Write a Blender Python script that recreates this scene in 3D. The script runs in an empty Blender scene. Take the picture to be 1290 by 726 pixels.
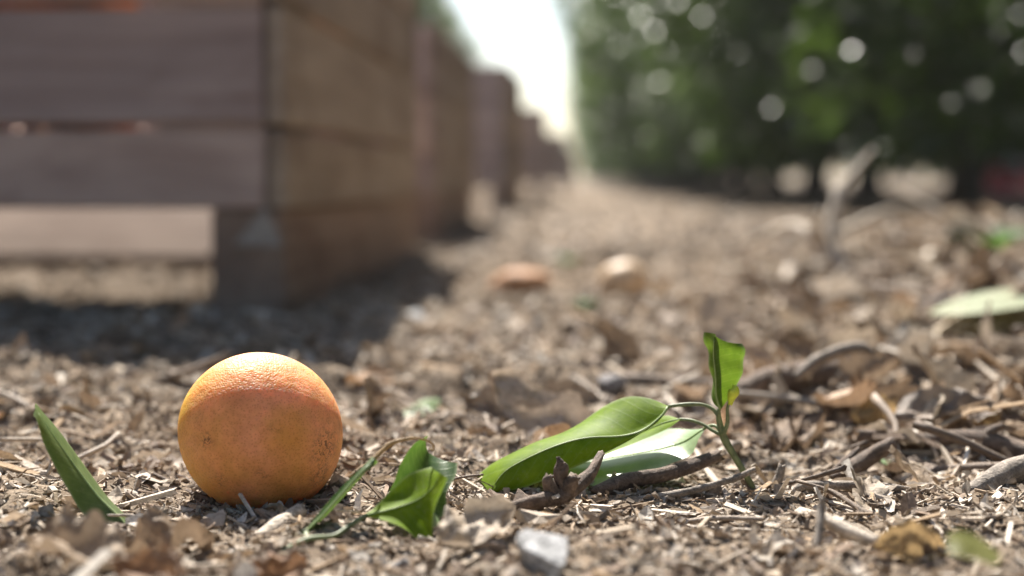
import bpy, math, random
import numpy as np
from mathutils import Vector, Matrix

random.seed(7)
rng = np.random.default_rng(7)
scene = bpy.context.scene
COL = scene.collection
R = math.radians

# ------------------------------------------------------------------ camera
CAM_H = 0.155
PITCH = math.atan(138 / 1792.0)
YAW = math.atan(95 / 1792.0)
cam_d = bpy.data.cameras.new('camera')
cam = bpy.data.objects.new('camera', cam_d)
COL.objects.link(cam)
cam.location = (0, 0, CAM_H)
cam.rotation_euler = (math.pi / 2 - PITCH, 0, YAW)
cam_d.sensor_width = 36
cam_d.lens = 50
cam_d.clip_start = 0.02
cam_d.clip_end = 3000
cam_d.dof.use_dof = True
cam_d.dof.focus_distance = 0.685
cam_d.dof.aperture_fstop = 3.6
scene.camera = cam

# ------------------------------------------------------------------ sky and sun
SUN_EL = 49.5
SUN_AZ = 17.0          # degrees to the left of the row direction (+Y)
w = bpy.data.worlds.new('World')
scene.world = w
w.use_nodes = True
nt = w.node_tree
nt.nodes.clear()
wo = nt.nodes.new('ShaderNodeOutputWorld')
bg = nt.nodes.new('ShaderNodeBackground')
sky = nt.nodes.new('ShaderNodeTexSky')
sky.sky_type = 'NISHITA'
sky.sun_disc = False
sky.sun_elevation = R(SUN_EL)
sky.sun_rotation = R(-SUN_AZ)
sky.air_density = 1.0
sky.dust_density = 1.5
sky.ozone_density = 1.0
bg.inputs['Strength'].default_value = 0.078
nt.links.new(sky.outputs[0], bg.inputs[0])
nt.links.new(bg.outputs[0], wo.inputs[0])

sd = bpy.data.lights.new('sun', 'SUN')
sun = bpy.data.objects.new('sun', sd)
COL.objects.link(sun)
sd.energy = 5.0
sd.angle = R(0.53)
sd.color = (1.0, 0.95, 0.87)
ce = math.cos(R(SUN_EL))
sun_dir = Vector((-math.sin(R(SUN_AZ)) * ce, math.cos(R(SUN_AZ)) * ce, math.sin(R(SUN_EL))))
sun.rotation_euler = sun_dir.to_track_quat('Z', 'Y').to_euler()

scene.view_settings.view_transform = 'Standard'
scene.view_settings.look = 'None'
scene.view_settings.exposure = 1.46
scene.view_settings.gamma = 1.0
scene.view_settings.use_curve_mapping = False
scene.render.engine = 'CYCLES'
scene.cycles.use_denoising = True
scene.cycles.max_bounces = 5
scene.cycles.diffuse_bounces = 3
scene.cycles.transmission_bounces = 4
scene.cycles.volume_bounces = 0
scene.cycles.caustics_reflective = False
scene.cycles.caustics_refractive = False
scene.cycles.sample_clamp_indirect = 6

# ------------------------------------------------------------------ helpers
CR = np.array((Matrix.Rotation(YAW, 3, 'Z') @ Matrix.Rotation(math.pi / 2 - PITCH, 3, 'X')))


def P(px, py, D):
    """the world point seen at photo pixel (px, py) whose distance along +Y is D"""
    d = CR @ np.array([(px - 645) / 1792.0, -(py - 363) / 1792.0, -1.0])
    return np.array([0, 0, CAM_H]) + d * (D / d[1])


def G(px, py, z=0.0):
    """the world point seen at (px, py) at height z"""
    d = CR @ np.array([(px - 645) / 1792.0, -(py - 363) / 1792.0, -1.0])
    return np.array([0, 0, CAM_H]) + d * ((z - CAM_H) / d[2])


def smooth(t):
    t = np.clip(t, 0, 1)
    return t * t * (3 - 2 * t)


def hash2(ix, iy, seed):
    h = (ix.astype(np.int64) * 374761393 + iy.astype(np.int64) * 668265263 + seed * 1442695041) & 0x7fffffff
    h = ((h ^ (h >> 13)) * 1274126177) & 0x7fffffff
    h = h ^ (h >> 16)
    return (h & 0xffff) / 65535.0


def vnoise(x, y, seed=0):
    ix, iy = np.floor(x), np.floor(y)
    fx, fy = x - ix, y - iy
    ux, uy = fx * fx * (3 - 2 * fx), fy * fy * (3 - 2 * fy)
    a = hash2(ix, iy, seed); b = hash2(ix + 1, iy, seed)
    c = hash2(ix, iy + 1, seed); d = hash2(ix + 1, iy + 1, seed)
    return (a + (b - a) * ux) * (1 - uy) + (c + (d - c) * ux) * uy - 0.5


def bump2(x, y, cx, cy, rx, ry):
    return np.exp(-(((x - cx) / rx) ** 2 + ((y - cy) / ry) ** 2))


ORANGE_XY = P(327, 600, 0.682)[:2]
FLAT = [(ORANGE_XY[0], ORANGE_XY[1], 0.045)] + [(*P(a, b, c)[:2], r_) for a, b, c, r_ in ((150, 655, .632, .03), (520, 660, .62, .03), (620, 640, .70, .035), (700, 630, .70, .035), (780, 620, .71, .035), (950, 617, .71, .025), (660, 642, .66, .03))]


def H(x, y):
    """height of the orchard floor"""
    x = np.asarray(x, float); y = np.asarray(y, float)
    d = np.hypot(x, y)
    near = smooth((5.0 - d) / 3.5)
    z = 0.012 * vnoise(x / 0.45, y / 0.45, 1) + 0.05 * vnoise(x / 2.6 + 7, y / 2.6, 2) * smooth((d - 0.9) / 3)
    rel = 0.8 + 0.9 * smooth((y - 0.72) / 0.25) * smooth((4.5 - y) / 2.5)
    z = z + 0.012 * rel * vnoise(x / 0.11, y / 0.11, 3) + near * rel * (0.0105 * (0.5 - 2 * np.abs(vnoise(x / 0.055, y / 0.055, 4)))
        + 0.0062 * vnoise(x / 0.016, y / 0.016, 5) + 0.0030 * vnoise(x / 0.007, y / 0.007, 6))
    # litter banked up towards the trees on the right
    bank = smooth((x - 0.10 - 0.02 * y) / 0.35) * smooth((y - 0.74) / 0.42) * smooth((4.2 - y) / 2.2)
    z = z + bank * (0.040 + 0.105 * np.maximum(vnoise(x / 0.15, y / 0.15, 8), -0.25) + 0.060 * np.abs(vnoise(x / 0.055, y / 0.055, 9)))
    # dip added under and behind the nearest bin so sunlit floor shows
    tx = smooth((-0.47 - x) / 0.10) * smooth((3.6 + x) / 1.5)
    prof = np.where(y < 2.55, smooth((y - 1.66) / 0.85), 1 - smooth((y - 2.57) / 0.42))
    z = z - 0.105 * tx * prof
    # flat resting places of the fruit and the green leaves
    for (fx, fy, fr) in FLAT:
        z = z * (1 - 0.9 * bump2(x, y, fx, fy, fr, fr))
    z = z - 0.005 * bump2(x, y, ORANGE_XY[0], ORANGE_XY[1] - 0.03, 0.05, 0.05)
    # lumps close to the lens on the left
    z = z + 0.011 * bump2(x, y, -0.150, 0.48, 0.06, 0.035) + 0.016 * bump2(x, y, 0.135, 0.47, 0.06, 0.03)
    return z


def GH(px, py, dz=0.0):
    """where the ray of a photo pixel meets the orchard floor raised by dz"""
    for D in np.concatenate([np.arange(0.42, 2.0, 0.004), np.arange(2.0, 12, 0.03)]):
        q = P(px, py, D)
        if q[2] <= float(H(q[0], q[1])) + dz:
            return q
    return q


def mesh_from(name, V, F, mats=None, col=None, uv=None, smooth_shade=True, fmat=None):
    """V (n,3); F (m,k) array or list of arrays with different k"""
    me = bpy.data.meshes.new(name)
    Fs = F if isinstance(F, list) else [F]
    V = np.ascontiguousarray(V, dtype=np.float32)
    me.vertices.add(len(V))
    me.vertices.foreach_set('co', V.ravel())
    loops = np.concatenate([f.ravel() for f in Fs]).astype(np.int32)
    starts, s = [], 0
    for f in Fs:
        k = f.shape[1]
        starts.append(s + np.arange(len(f)) * k); s += len(f) * k
    starts = np.concatenate(starts).astype(np.int32)
    me.loops.add(len(loops))
    me.loops.foreach_set('vertex_index', loops)
    me.polygons.add(len(starts))
    me.polygons.foreach_set('loop_start', starts)
    me.polygons.foreach_set('use_smooth', np.full(len(starts), smooth_shade, bool))
    if fmat is not None:
        me.polygons.foreach_set('material_index', np.asarray(fmat, np.int32))
    if uv is not None:
        ul = me.uv_layers.new(name='UVMap')
        ul.data.foreach_set('uv', np.ascontiguousarray(uv[loops], dtype=np.float32).ravel())
    if col is not None:
        ca = me.color_attributes.new('Col', 'FLOAT_COLOR', 'POINT')
        c4 = np.ones((len(V), 4), np.float32); c4[:, :3] = col
        ca.data.foreach_set('color', c4.ravel())
    me.update(calc_edges=True)
    for m in (mats or []):
        me.materials.append(m)
    return me


def link(name, me, parent=None, loc=None):
    o = bpy.data.objects.new(name, me)
    COL.objects.link(o)
    if parent is not None:
        o.parent = parent
    if loc is not None:
        o.location = loc
    return o


def tag(o, label=None, cat=None, group=None, kind=None):
    if label: o['label'] = label
    if cat: o['category'] = cat
    if group: o['group'] = group
    if kind: o['kind'] = kind
    return o


def empty(name, loc=(0, 0, 0)):
    o = bpy.data.objects.new(name, None)
    COL.objects.link(o)
    o.location = loc
    o.empty_display_size = 0.05
    return o


def catmull(pts, n):
    pts = np.asarray(pts, float)
    if len(pts) == 2:
        t = np.linspace(0, 1, n)[:, None]
        return pts[0] * (1 - t) + pts[1] * t
    q = np.vstack([2 * pts[0] - pts[1], pts, 2 * pts[-1] - pts[-2]])
    seg = np.linalg.norm(np.diff(pts, axis=0), axis=1)
    cum = np.concatenate([[0], np.cumsum(seg)])
    s = np.linspace(0, cum[-1], n)
    out = []
    for v in s:
        i = min(np.searchsorted(cum, v, side='right') - 1, len(pts) - 2)
        t = (v - cum[i]) / max(seg[i], 1e-9)
        p0, p1, p2, p3 = q[i], q[i + 1], q[i + 2], q[i + 3]
        out.append(0.5 * ((2 * p1) + (-p0 + p2) * t + (2 * p0 - 5 * p1 + 4 * p2 - p3) * t * t
                          + (-p0 + 3 * p1 - 3 * p2 + p3) * t ** 3))
    return np.array(out)


def tube(pts, radii, sides=8, n=None, rough=0.0, seed=0):
    """tapered closed tube along a polyline -> V, [quads, caps]"""
    pts = np.asarray(pts, float)
    radii = np.asarray(radii, float)
    if n:
        t0 = np.concatenate([[0], np.cumsum(np.linalg.norm(np.diff(pts, axis=0), axis=1))])
        t0 /= t0[-1]
        pts = catmull(pts, n)
        radii = np.interp(np.linspace(0, 1, n), t0, radii)
    m = len(pts)
    T = np.gradient(pts, axis=0)
    T /= np.linalg.norm(T, axis=1)[:, None] + 1e-12
    a = np.array([0, 0, 1.0]) if abs(T[0][2]) < 0.9 else np.array([1.0, 0, 0])
    u = np.cross(T[0], a); u /= np.linalg.norm(u)
    rs = np.random.default_rng(seed)
    V = []
    s_len = np.concatenate([[0], np.cumsum(np.linalg.norm(np.diff(pts, axis=0), axis=1))])
    rm = max(float(np.mean(radii)), 1e-6)
    ja = rs.uniform(0, 1, sides); jb = rs.uniform(0, 1, sides)
    for i in range(m):
        u = u - T[i] * np.dot(u, T[i]); u /= np.linalg.norm(u) + 1e-12
        v = np.cross(T[i], u)
        an = np.arange(sides) / sides * 2 * math.pi
        q = s_len[i] / rm
        ca, sa = np.cos(an) * 1.3 + 5, np.sin(an) * 1.3 + 5
        nz = vnoise(ca + q * 0.22, sa - q * 0.10 + seed, seed) * 1.6 + vnoise(ca * 2.6 + q * 0.15, sa * 2.6 + seed, seed + 1) * 0.8 + vnoise(q * 0.16 + seed * np.ones(sides), np.ones(sides), seed + 2) * 0.9
        rr = radii[i] * (1 + rough * nz)
        ring = pts[i] + np.outer(np.cos(an) * rr, u) + np.outer(np.sin(an) * rr, v)
        if rough > 0.09 and i in (0, m - 1):
            ring = ring + np.outer((ja if i == 0 else jb) * radii[i] * (-1.1 if i == 0 else 1.1), T[i])
        V.append(ring)
    V = np.vstack(V)
    F = []
    for i in range(m - 1):
        for j in range(sides):
            k = (j + 1) % sides
            F.append((i * sides + j, i * sides + k, (i + 1) * sides + k, (i + 1) * sides + j))
    V = np.vstack([V, pts[0] - T[0] * radii[0] * 0.2, pts[-1] + T[-1] * radii[-1] * (0.2 if rough > 0.09 else 0.5)])
    c0, c1 = m * sides, m * sides + 1
    C = [(c0, (j + 1) % sides, j) for j in range(sides)] + \
        [(c1, (m - 1) * sides + j, (m - 1) * sides + (j + 1) % sides) for j in range(sides)]
    return V, [np.array(F), np.array(C)]


def join(parts):
    Vs, quads, tris, off = [], [], [], 0
    for V, Fs in parts:
        for f in (Fs if isinstance(Fs, list) else [Fs]):
            (quads if f.shape[1] == 4 else tris).append(f + off)
        Vs.append(V); off += len(V)
    out = []
    if quads: out.append(np.vstack(quads))
    if tris: out.append(np.vstack(tris))
    return np.vstack(Vs), out


def box(x0, x1, y0, y1, z0, z1, bev=0.003, jit=0.0, seed=0):
    """bevelled box: 24 verts, one bevel ring -> V, faces"""
    b = bev
    cx, cy, cz = (x0 + x1) / 2, (y0 + y1) / 2, (z0 + z1) / 2
    hx, hy, hz = (x1 - x0) / 2, (y1 - y0) / 2, (z1 - z0) / 2
    V, idx = [], {}
    for sx in (-1, 1):
        for sy in (-1, 1):
            for sz in (-1, 1):
                for ax in range(3):
                    p = [sx * (hx - b), sy * (hy - b), sz * (hz - b)]
                    p[ax] = (sx * hx, sy * hy, sz * hz)[ax]
                    idx[(sx, sy, sz, ax)] = len(V)
                    V.append(p)
    F4, F3 = [], []
    S = [(-1, -1), (1, -1), (1, 1), (-1, 1)]
    for s in (-1, 1):
        F4.append([idx[(s, a, c, 0)] for a, c in (S if s > 0 else S[::-1])])
        F4.append([idx[(a, s, c, 1)] for a, c in (S[::-1] if s > 0 else S)])
        F4.append([idx[(a, c, s, 2)] for a, c in (S if s > 0 else S[::-1])])
    for a in (-1, 1):
        for c in (-1, 1):
            F4.append([idx[(a, c, -1, 0)], idx[(a, c, 1, 0)], idx[(a, c, 1, 1)], idx[(a, c, -1, 1)]])
            F4.append([idx[(a, -1, c, 0)], idx[(a, 1, c, 0)], idx[(a, 1, c, 2)], idx[(a, -1, c, 2)]])
            F4.append([idx[(-1, a, c, 1)], idx[(1, a, c, 1)], idx[(1, a, c, 2)], idx[(-1, a, c, 2)]])
    for sx in (-1, 1):
        for sy in (-1, 1):
            for sz in (-1, 1):
                F3.append([idx[(sx, sy, sz, k)] for k in range(3)])
    V = np.array(V, float)
    if jit:
        V += np.random.default_rng(seed).uniform(-jit, jit, V.shape)
    V += np.array([cx, cy, cz])
    # make all faces point outward
    out = []
    for Fl in (F4, F3):
        Fa = np.array(Fl)
        p = V[Fa]
        nrm = np.cross(p[:, 1] - p[:, 0], p[:, 2] - p[:, 0])
        c = p.mean(axis=1) - np.array([cx, cy, cz])
        flip = (nrm * c).sum(1) < 0
        Fa[flip] = Fa[flip][:, ::-1]
        out.append(Fa)
    return V, out


# ------------------------------------------------------------------ materials
def new_mat(name):
    m = bpy.data.materials.new(name)
    m.use_nodes = True
    t = m.node_tree
    t.nodes.clear()
    out = t.nodes.new('ShaderNodeOutputMaterial')
    return m, t, out


def nd(t, typ, **kw):
    n = t.nodes.new(typ)
    for k, v in kw.items():
        if k in n.inputs.keys() if hasattr(n.inputs, 'keys') else False:
            n.inputs[k].default_value = v
        else:
            setattr(n, k, v)
    return n


def ramp(t, fac, stops, interp='LINEAR'):
    r = t.nodes.new('ShaderNodeValToRGB')
    r.color_ramp.interpolation = interp
    el = r.color_ramp.elements
    while len(el) > 1:
        el.remove(el[-1])
    el[0].position = stops[0][0]; el[0].color = (*stops[0][1], 1)
    for p, c in stops[1:]:
        e = el.new(p); e.color = (*c, 1)
    t.links.new(fac, r.inputs[0])
    return r.outputs[0]


def noise(t, vec, scale, detail=4, rough=0.6, dist=0.0):
    n = t.nodes.new('ShaderNodeTexNoise')
    n.inputs['Scale'].default_value = scale
    n.inputs['Detail'].default_value = detail
    n.inputs['Roughness'].default_value = rough
    n.inputs['Distortion'].default_value = dist
    if vec is not None:
        t.links.new(vec, n.inputs['Vector'])
    return n.outputs['Fac']


def mix(t, a, b, fac, mode='MIX'):
    n = t.nodes.new('ShaderNodeMix')
    n.data_type = 'RGBA'
    n.blend_type = mode
    for sock, v in ((n.inputs['Factor'], fac), (n.inputs['A'], a), (n.inputs['B'], b)):
        s = sock
        if isinstance(v, (int, float)):
            s.default_value = v
        elif isinstance(v, tuple):
            s.default_value = (*v, 1)
        else:
            t.links.new(v, s)
    return n.outputs['Result']


def mixin(t, a, b, fac, mode='MIX'):
    n = t.nodes.new('ShaderNodeMix')
    n.data_type = 'RGBA'
    n.blend_type = mode
    A, B, Fc = n.inputs[6], n.inputs[7], n.inputs[0]
    for s, v in ((Fc, fac), (A, a), (B, b)):
        if isinstance(v, (int, float)):
            s.default_value = v
        elif isinstance(v, tuple):
            s.default_value = (*v, 1)
        else:
            t.links.new(v, s)
    return n.outputs[2]


def math_n(t, op, a, b=None):
    n = t.nodes.new('ShaderNodeMath'); n.operation = op
    for i, v in enumerate((a, b)):
        if v is None: continue
        if isinstance(v, (int, float)): n.inputs[i].default_value = v
        else: t.links.new(v, n.inputs[i])
    return n.outputs[0]


def bsdf(t, color, rough=0.6, spec=0.4, normal=None, sss=0, sss_r=None):
    b = t.nodes.new('ShaderNodeBsdfPrincipled')
    if isinstance(color, tuple): b.inputs['Base Color'].default_value = (*color, 1)
    else: t.links.new(color, b.inputs['Base Color'])
    if isinstance(rough, (int, float)): b.inputs['Roughness'].default_value = rough
    else: t.links.new(rough, b.inputs['Roughness'])
    b.inputs['Specular IOR Level'].default_value = spec
    if normal is not None: t.links.new(normal, b.inputs['Normal'])
    if sss:
        b.inputs['Subsurface Weight'].default_value = sss
        b.inputs['Subsurface Radius'].default_value = sss_r
        b.inputs['Subsurface Scale'].default_value = 1.0
    return b


def bump(t, height, strength=0.5, dist=0.002):
    b = t.nodes.new('ShaderNodeBump')
    b.inputs['Strength'].default_value = strength
    b.inputs['Distance'].default_value = dist
    t.links.new(height, b.inputs['Height'])
    return b.outputs[0]


def texco(t, which='Object'):
    return t.nodes.new('ShaderNodeTexCoord').outputs[which]


def mapping(t, vec, scale=(1, 1, 1)):
    m = t.nodes.new('ShaderNodeMapping')
    m.inputs['Scale'].default_value = scale
    t.links.new(vec, m.inputs['Vector'])
    return m.outputs[0]


def obj_random(t):
    return t.nodes.new('ShaderNodeObjectInfo').outputs['Random']


def mat_soil():
    m, t, out = new_mat('soil')
    v = texco(t, 'Object')
    n1 = noise(t, v, 3.0, 5, 0.65)
    n2 = noise(t, v, 38.0, 6, 0.7)
    n3 = noise(t, v, 260.0, 4, 0.7)
    c = ramp(t, n2, [(0.28, (0.08, 0.062, 0.048)), (0.45, (0.19, 0.155, 0.122)), (0.6, (0.30, 0.25, 0.20)), (0.75, (0.43, 0.37, 0.305))])
    c2 = ramp(t, n3, [(0.3, (0.55, 0.5, 0.46)), (0.6, (1.0, 0.98, 0.95)), (0.75, (1.25, 1.2, 1.12))])
    c = mixin(t, c, c2, 1.0, 'MULTIPLY')
    c3 = ramp(t, n1, [(0.35, (0.85, 0.83, 0.80)), (0.65, (1.12, 1.08, 1.02))])
    c = mixin(t, c, c3, 1.0, 'MULTIPLY')
    hgt = math_n(t, 'ADD', n2, math_n(t, 'MULTIPLY', n3, 0.35))
    b = bsdf(t, c, 0.95, 0.08, bump(t, hgt, 0.8, 0.004))
    t.links.new(b.outputs[0], out.inputs[0])
    return m


def mat_attr(name, rough=0.7, spec=0.3, trans=0.0, grain=350.0):
    m, t, out = new_mat(name)
    a = t.nodes.new('ShaderNodeVertexColor'); a.layer_name = 'Col'
    v = texco(t, 'Object')
    n = noise(t, v, grain, 3, 0.6)
    g = ramp(t, n, [(0.3, (0.65, 0.62, 0.6)), (0.7, (1.2, 1.18, 1.15))])
    c = mixin(t, a.outputs[0], g, 1.0, 'MULTIPLY')
    b = bsdf(t, c, rough, spec, bump(t, n, 0.4, 0.001))
    if trans:
        tr = t.nodes.new('ShaderNodeBsdfTranslucent')
        t.links.new(c, tr.inputs[0])
        mx = t.nodes.new('ShaderNodeMixShader'); mx.inputs[0].default_value = trans
        t.links.new(b.outputs[0], mx.inputs[1]); t.links.new(tr.outputs[0], mx.inputs[2])
        t.links.new(mx.outputs[0], out.inputs[0])
    else:
        t.links.new(b.outputs[0], out.inputs[0])
    return m


def mat_wood(name, stops, gx=(2, 45, 45), rough=0.75):
    """weathered timber, grain along the local X axis of the plank"""
    m, t, out = new_mat(name)
    v = texco(t, 'Object')
    oi = obj_random(t)
    add = t.nodes.new('ShaderNodeVectorMath'); add.operation = 'ADD'
    cmb = t.nodes.new('ShaderNodeCombineXYZ')
    t.links.new(math_n(t, 'MULTIPLY', oi, 37.0), cmb.inputs[0])
    t.links.new(math_n(t, 'MULTIPLY', oi, 11.0), cmb.inputs[1])
    t.links.new(v, add.inputs[0]); t.links.new(cmb.outputs[0], add.inputs[1])
    g = noise(t, mapping(t, add.outputs[0], gx), 1.0, 6, 0.7, 0.6)
    st = noise(t, mapping(t, add.outputs[0], (1.5, 7, 7)), 1.0, 4, 0.6, 0.3)
    c = ramp(t, g, stops)
    blot = ramp(t, st, [(0.3, (0.76, 0.73, 0.73)), (0.55, (1.0, 0.98, 0.97)), (0.75, (1.12, 1.08, 1.05))])
    c = mixin(t, c, blot, 1.0, 'MULTIPLY')
    tint = ramp(t, oi, [(0.0, (0.82, 0.80, 0.82)), (0.5, (1.0, 0.96, 0.95)), (1.0, (1.16, 1.08, 1.0))])
    c = mixin(t, c, tint, 1.0, 'MULTIPLY')
    big = noise(t, mapping(t, add.outputs[0], (3.2, 6, 6)), 1.0, 5, 0.65, 0.8)
    c = mixin(t, c, ramp(t, big, [(0.34, (0.74, 0.70, 0.69)), (0.5, (1.0, 1.0, 1.0)), (0.7, (1.10, 1.08, 1.06))]), 1.0, 'MULTIPLY')
    b = bsdf(t, c, 0.9, 0.06, bump(t, g, 0.6, 0.004))
    t.links.new(b.outputs[0], out.inputs[0])
    return m


def mat_leaf(name, top, under, glow, tfac=0.45, rough=0.38, veins=True, edge=None, spec=0.3):
    """living citrus leaf: glossy upper side, paler matt underside, light passes through"""
    m, t, out = new_mat(name)
    uv = t.nodes.new('ShaderNodeUVMap').outputs[0]
    sep = t.nodes.new('ShaderNodeSeparateXYZ'); t.links.new(uv, sep.inputs[0])
    u, vv = sep.outputs[0], sep.outputs[1]
    av = math_n(t, 'ABSOLUTE', math_n(t, 'SUBTRACT', math_n(t, 'MULTIPLY', vv, 2.0), 1.0))
    ph = math_n(t, 'SUBTRACT', math_n(t, 'MULTIPLY', u, 11.0), math_n(t, 'MULTIPLY', av, 2.2))
    tri = math_n(t, 'ABSOLUTE', math_n(t, 'SUBTRACT', math_n(t, 'FRACT', ph), 0.5))
    vein = ramp(t, tri, [(0.0, (1, 1, 1)), (0.06, (0.25, 0.25, 0.25)), (0.16, (0, 0, 0))])
    vec = texco(t, 'Object')
    n = noise(t, vec, 120.0, 4, 0.6)
    n2 = noise(t, vec, 900.0, 2, 0.5)
    geo = t.nodes.new('ShaderNodeNewGeometry')
    base = mixin(t, top, under, geo.outputs['Backfacing'])
    var = ramp(t, n, [(0.3, (0.72, 0.78, 0.7)), (0.7, (1.2, 1.15, 1.15))])
    base = mixin(t, base, var, 1.0, 'MULTIPLY')
    base = mixin(t, base, mixin(t, base, (0.32, 0.40, 0.16), 0.24), vein)
    if veins:
        du = ramp(t, noise(t, vec, 420.0, 5, 0.75, 0.4), [(0.56, (0, 0, 0)), (0.70, (1, 1, 1))])
        base = mixin(t, base, (0.34, 0.29, 0.22), math_n(t, 'MULTIPLY', du, 0.38))
    if edge:
        e = ramp(t, av, [(0.90, (0, 0, 0)), (0.99, (1, 1, 1))])
        base = mixin(t, base, edge, math_n(t, 'MULTIPLY', e, 0.55))
    # few dry specks
    vo = t.nodes.new('ShaderNodeTexVoronoi'); vo.inputs['Scale'].default_value = 160.0
    t.links.new(vec, vo.inputs['Vector'])
    sp = ramp(t, vo.outputs['Distance'], [(0.0, (1, 1, 1)), (0.12, (0.0, 0.0, 0.0))])
    base = mixin(t, base, (0.10, 0.07, 0.02), math_n(t, 'MULTIPLY', sp, 0.5))
    hb = math_n(t, 'ADD', math_n(t, 'MULTIPLY', vein, 0.25), math_n(t, 'MULTIPLY', n2, 0.3))
    b = bsdf(t, base, rough, spec, bump(t, hb, 0.35, 0.0006))
    tr = t.nodes.new('ShaderNodeBsdfTranslucent')
    tc = mixin(t, glow, var, 1.0, 'MULTIPLY')
    tc = mixin(t, tc, (0.05, 0.07, 0.01), math_n(t, 'MULTIPLY', sp, 0.6))
    t.links.new(tc, tr.inputs[0])
    mx = t.nodes.new('ShaderNodeMixShader'); mx.inputs[0].default_value = tfac
    t.links.new(b.outputs[0], mx.inputs[1]); t.links.new(tr.outputs[0], mx.inputs[2])
    t.links.new(mx.outputs[0], out.inputs[0])
    return m


def mat_litter(name, stops, rough=0.62, trans=0.2, grain=140.0, spec=0.28):
    """dry plant litter, one tone for each object"""
    m, t, out = new_mat(name)
    v = texco(t, 'Object')
    c = ramp(t, t.nodes.new('ShaderNodeObjectInfo').outputs['Alpha'], stops)
    geo = t.nodes.new('ShaderNodeNewGeometry')
    n = noise(t, geo.outputs['Position'], grain * 2.2, 5, 0.7, 0.5)
    g = ramp(t, n, [(0.28, (0.55, 0.5, 0.46)), (0.5, (0.95, 0.93, 0.92)), (0.72, (1.3, 1.26, 1.2))])
    c = mixin(t, c, g, 1.0, 'MULTIPLY')
    b = bsdf(t, c, rough, spec, bump(t, n, 0.8, 0.0012))
    if trans:
        tr = t.nodes.new('ShaderNodeBsdfTranslucent'); t.links.new(c, tr.inputs[0])
        mx = t.nodes.new('ShaderNodeMixShader'); mx.inputs[0].default_value = trans
        t.links.new(b.outputs[0], mx.inputs[1]); t.links.new(tr.outputs[0], mx.inputs[2])
        t.links.new(mx.outputs[0], out.inputs[0])
    else:
        t.links.new(b.outputs[0], out.inputs[0])
    return m


def mat_plain(name, color, rough=0.6, spec=0.4, nscale=80.0, amt=0.35, bumpd=0.001):
    m, t, out = new_mat(name)
    v = texco(t, 'Object')
    n = noise(t, v, nscale, 5, 0.65)
    lo = tuple(c * (1 - amt) for c in color); hi = tuple(min(1.0, c * (1 + amt)) for c in color)
    c = ramp(t, n, [(0.3, lo), (0.7, hi)])
    b = bsdf(t, c, rough, spec, bump(t, n, 0.5, bumpd))
    t.links.new(b.outputs[0], out.inputs[0])
    return m


def mat_bark(name, color):
    m, t, out = new_mat(name)
    v = texco(t, 'Object')
    n1 = noise(t, v, 170.0, 5, 0.7, 0.6)
    n2 = noise(t, v, 800.0, 4, 0.7)
    c = ramp(t, n1, [(0.3, tuple(q * 0.45 for q in color)), (0.5, color), (0.68, tuple(min(.8, q * 1.55) for q in color))])
    g = ramp(t, n2, [(0.3, (0.6, 0.57, 0.55)), (0.7, (1.3, 1.28, 1.25))])
    c = mixin(t, c, g, 1.0, 'MULTIPLY')
    h = math_n(t, 'ADD', n1, math_n(t, 'MULTIPLY', n2, 0.5))
    b = bsdf(t, c, 0.72, 0.3, bump(t, h, 1.0, 0.0022))
    t.links.new(b.outputs[0], out.inputs[0])
    return m


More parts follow.
